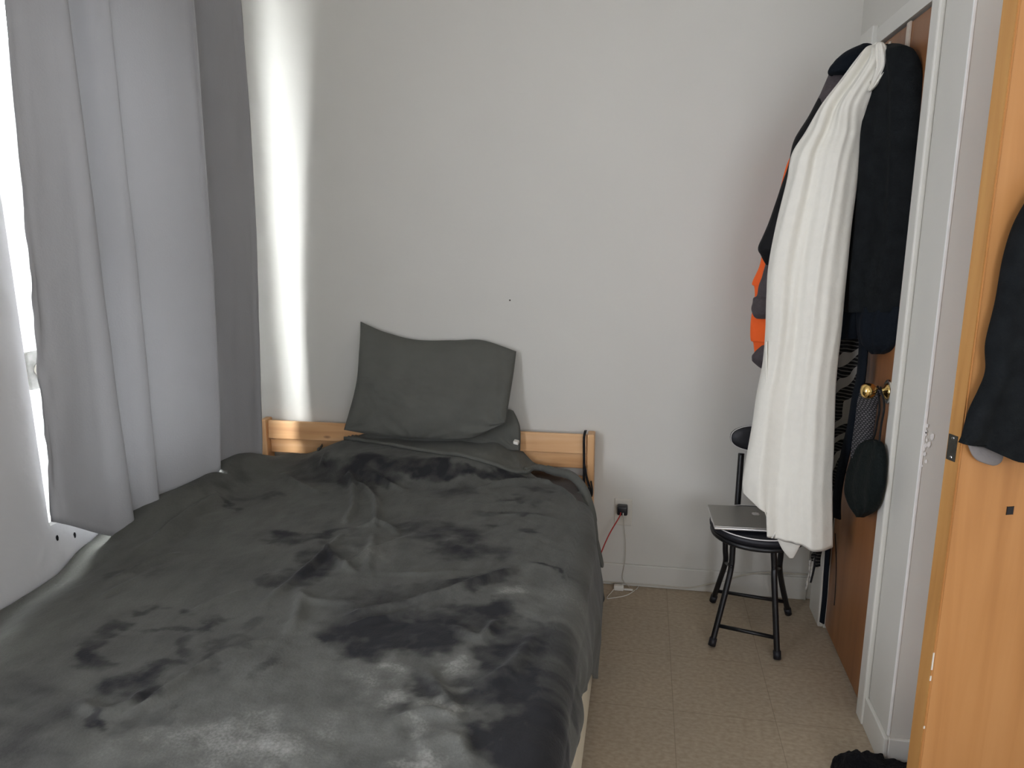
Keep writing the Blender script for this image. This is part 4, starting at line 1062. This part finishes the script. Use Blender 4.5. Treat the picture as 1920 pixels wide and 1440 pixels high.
# white linen garment in front of everything
wg = thing('linen_garment', 'long white linen garment hanging bunched from the top of the closet door', 'clothing', (.62, 2.4, 1.97))
def whem(u):
    # hem height relative to the straight line between its ends, by position across
    return interp([(0, 0), (.1, -.004), (.26, -.010), (.285, -.088), (.4, -.080), (.52, -.068), (.66, -.050), (.81, -.040), (.93, -.020), (1, -.005)], u)
bm = loft(NB(), rowsY([
    (84, 1640, 1658, 2.38, 2.34, .012, .012), (92, 1626, 1665, 2.38, 2.33, .022, .018), (115, 1606, 1667, 2.38, 2.33, .03, .025), (150, 1580, 1652, 2.39, 2.335, .036, .035), (200, 1541, 1628, 2.40, 2.34, .045, .045), (250, 1509, 1620, 2.42, 2.38, .05, .05),
    (290, 1484, 1614, 2.41, 2.37, .055, .05), (340, 1475, 1608, 2.41, 2.36, .055, .05), (420, 1456, 1598, 2.40, 2.35, .055, .05), (500, 1441, 1590, 2.40, 2.345, .055, .05), (560, 1437, 1583, 2.39, 2.34, .055, .045),
    (620, 1435, 1577, 2.39, 2.34, .052, .045), (680, 1430, 1571, 2.39, 2.335, .05, .04), (740, 1418, 1567, 2.385, 2.33, .048, .04), (800, 1409, 1565, 2.38, 2.33, .046, .036), (870, 1397, 1563, 2.37, 2.325, .042, .03), (905, 1392, 1562, 2.365, 2.32, .04, .028), (922, 1393, 1562, 2.36, 2.32, .038, .026, 1022)]),
    nu=128, nv=170, folds=[(.012, 1.7, .15, -.25, .04), (.006, 3.1, .4, .35, .06), (.0018, 7, .1, .8, .1), (-.006, 1.6, .22, .30, .03)], hem=whem, seed=71, expo=.6, wob=.003, back_fold=.2)
obj('body', bm, M_linen, wg, True)
bm = loft(NB(), rowsY([(84, 1644, 1660, 2.315, 2.30, .012, .012), (105, 1642, 1667, 2.315, 2.30, .02, .012), (125, 1644, 1667, 2.315, 2.30, .018, .012), (142, 1640, 1657, 2.315, 2.30, .012, .01), (160, 1632, 1644, 2.32, 2.31, .008, .008), (172, 1627, 1632, 2.32, 2.315, .003, .003)]), nu=36, nv=40, folds=[(.005, 3, 0, .6, 0)], seed=72)
obj('collar_knot', bm, M_linen, wg, True)
bm = loft(NB(), rowsY([(985, 1448, 1515, 2.40, 2.385, .010, .008), (1010, 1457, 1508, 2.40, 2.385, .010, .008), (1030, 1467, 1497, 2.40, 2.385, .008, .006), (1046, 1480, 1488, 2.40, 2.395, .004, .004)]), nu=32, nv=30, seed=73)
obj('hem_tip', bm, M_linen, wg, True)
bm = tube(NB(), [atY(1437, 640, 2.345), atY(1437, 760, 2.338), atY(1436, 860, 2.335), atY(1437, 950, 2.335)], .003, 8, 40)
obj('side_seam', bm, M_linen, wg, True)

# ------------------------------------------------------------------ sweater on the second door
sp = L2b + dn*.030
def rowsP(tab):
    out = []
    for (y, xl, xr, f, b_, yr) in tab:
        out.append((atP(xl, y, sp, dn), atP(xr, yr, sp, dn), f, b_))
    return out
bm = loft(NB(), rowsP([(330, 1960, 2010, .03, .02, 330), (370, 1932, 2060, .04, .025, 370), (420, 1906, 2080, .045, .025, 420), (480, 1886, 2080, .05, .025, 480), (560, 1872, 2080, .05, .025, 560), (640, 1852, 2080, .05, .025, 640), (690, 1851, 2080, .05, .025, 700), (730, 1838, 2080, .05, .025, 750), (775, 1820, 2080, .045, .025, 800), (810, 1806, 2080, .04, .025, 850), (830, 1799, 2080, .032, .022, 900)]),
    nu=80, nv=90, folds=[(.010, 2.4, .1, .3, .1), (.005, 5, .4, -.2, .2)], wob=.004, seed=81,
    hem=lambda u: interp([(0, 0), (.12, .004), (.3, -.008), (.45, .003), (1, 0)], u))
sw = thing('sweater', 'black sweater hanging on the orange brown door at the right edge', 'sweater', (.85, 1.68, 1.5))
obj('body', bm, M_blackcloth, sw, True)
sp = L2b + dn*.012
bm = loft(NB(), rowsP([(835, 1815, 1882, .006, .005, 850), (852, 1822, 1878, .007, .005, 864), (863, 1832, 1870, .006, .005, 871), (869, 1846, 1862, .004, .003, 873)]), nu=32, nv=24, seed=82)
o = obj('undershirt', bm, mat('pale_grey_shirt', (.22, .205, .20, 1), .9, bump=.2, bscale=70), None, True); tag(o, 'corner of a pale grey shirt showing under the black sweater hem', 'clothing')

# black fleece heap on the floor
fz = atZ(1640, 1440, .03)
def heap(bm):
    n, m = 60, 40
    g = []
    for i in range(n+1):
        row = []
        for j in range(m+1):
            u = i/n; v = j/m
            x = .558+.30*u; y = 1.58+.322*v
            e = min(1, min(u, 1-u)*12, min(v, 1-v)*14)
            ed = .012*noise.noise(V((u*14, v*14, 3)))
            z = .001+(.062*e**.5)*(1+.25*fbm(V((u*5, v*5, 2)), 3)) + .006*noise.noise(V((u*22, v*22, 7)))*e
            row.append(bm.verts.new(V((x+ed+.03*(1-v)*0, y+ed+.012*math.sin(u*6), z))))
        g.append(row)
    for i in range(n):
        for j in range(m): bm.faces.new((g[i][j], g[i+1][j], g[i+1][j+1], g[i][j+1]))
    bd = [e for e in bm.edges if e.is_boundary]
    bmesh.ops.holes_fill(bm, edges=bd)
    return bm
o = obj('fleece_throw', heap(NB()), M_fuzz, None, True); tag(o, 'folded black fleece lying on the floor in front of the wall corner', 'cloth')

# ------------------------------------------------------------------ light
w = bpy.data.worlds.new('sky'); SC.world = w; w.use_nodes = True
bg = w.node_tree.nodes['Background']; bg.inputs['Color'].default_value = (.93, .97, 1.0, 1); bg.inputs['Strength'].default_value = 22
def portal(name, loc, rot, sx, sy):
    l = bpy.data.lights.new(name, 'AREA'); l.shape = 'RECTANGLE'; l.size = sx; l.size_y = sy
    l.cycles.is_portal = True
    o = bpy.data.objects.new(name, l); COL.objects.link(o); o.location = loc; o.rotation_euler = rot
    return o
portal('skylight_portal', ((W2[0]+W2[1])/2, YN-TH-.01, (W2[2]+W2[3])/2), (PI/2, 0, 0), W2[1]-W2[0], W2[3]-W2[2])
portal('skylight_portal', (XL-TH-.01, (W3[0]+W3[1])/2, (W3[2]+W3[3])/2), (0, -PI/2, 0), W3[3]-W3[2], W3[1]-W3[0])
portal('skylight_portal', (XL-TH-.01, (W1[0]+W1[1])/2, (W1[2]+W1[3])/2), (0, -PI/2, 0), W1[3]-W1[2], W1[1]-W1[0])

# ------------------------------------------------------------------ camera object
cam = bpy.data.cameras.new('camera'); co = bpy.data.objects.new('camera', cam); COL.objects.link(co)
cam.sensor_fit = 'HORIZONTAL'; cam.sensor_width = 36; cam.lens = F_PX/1920*36; cam.clip_start = .02
R3 = Matrix((CR, -CD, -CF)).transposed()
co.matrix_world = Matrix.Translation(EYE) @ R3.to_4x4()
SC.camera = co
SC.view_settings.view_transform = 'Standard'; SC.view_settings.look = 'None'; SC.view_settings.exposure = 1.60; SC.view_settings.gamma = 1
SC.cycles.use_denoising = True
SC.cycles.max_bounces = 12; SC.cycles.diffuse_bounces = 8; SC.cycles.transparent_max_bounces = 12
SC.cycles.caustics_reflective = False; SC.cycles.caustics_refractive = False
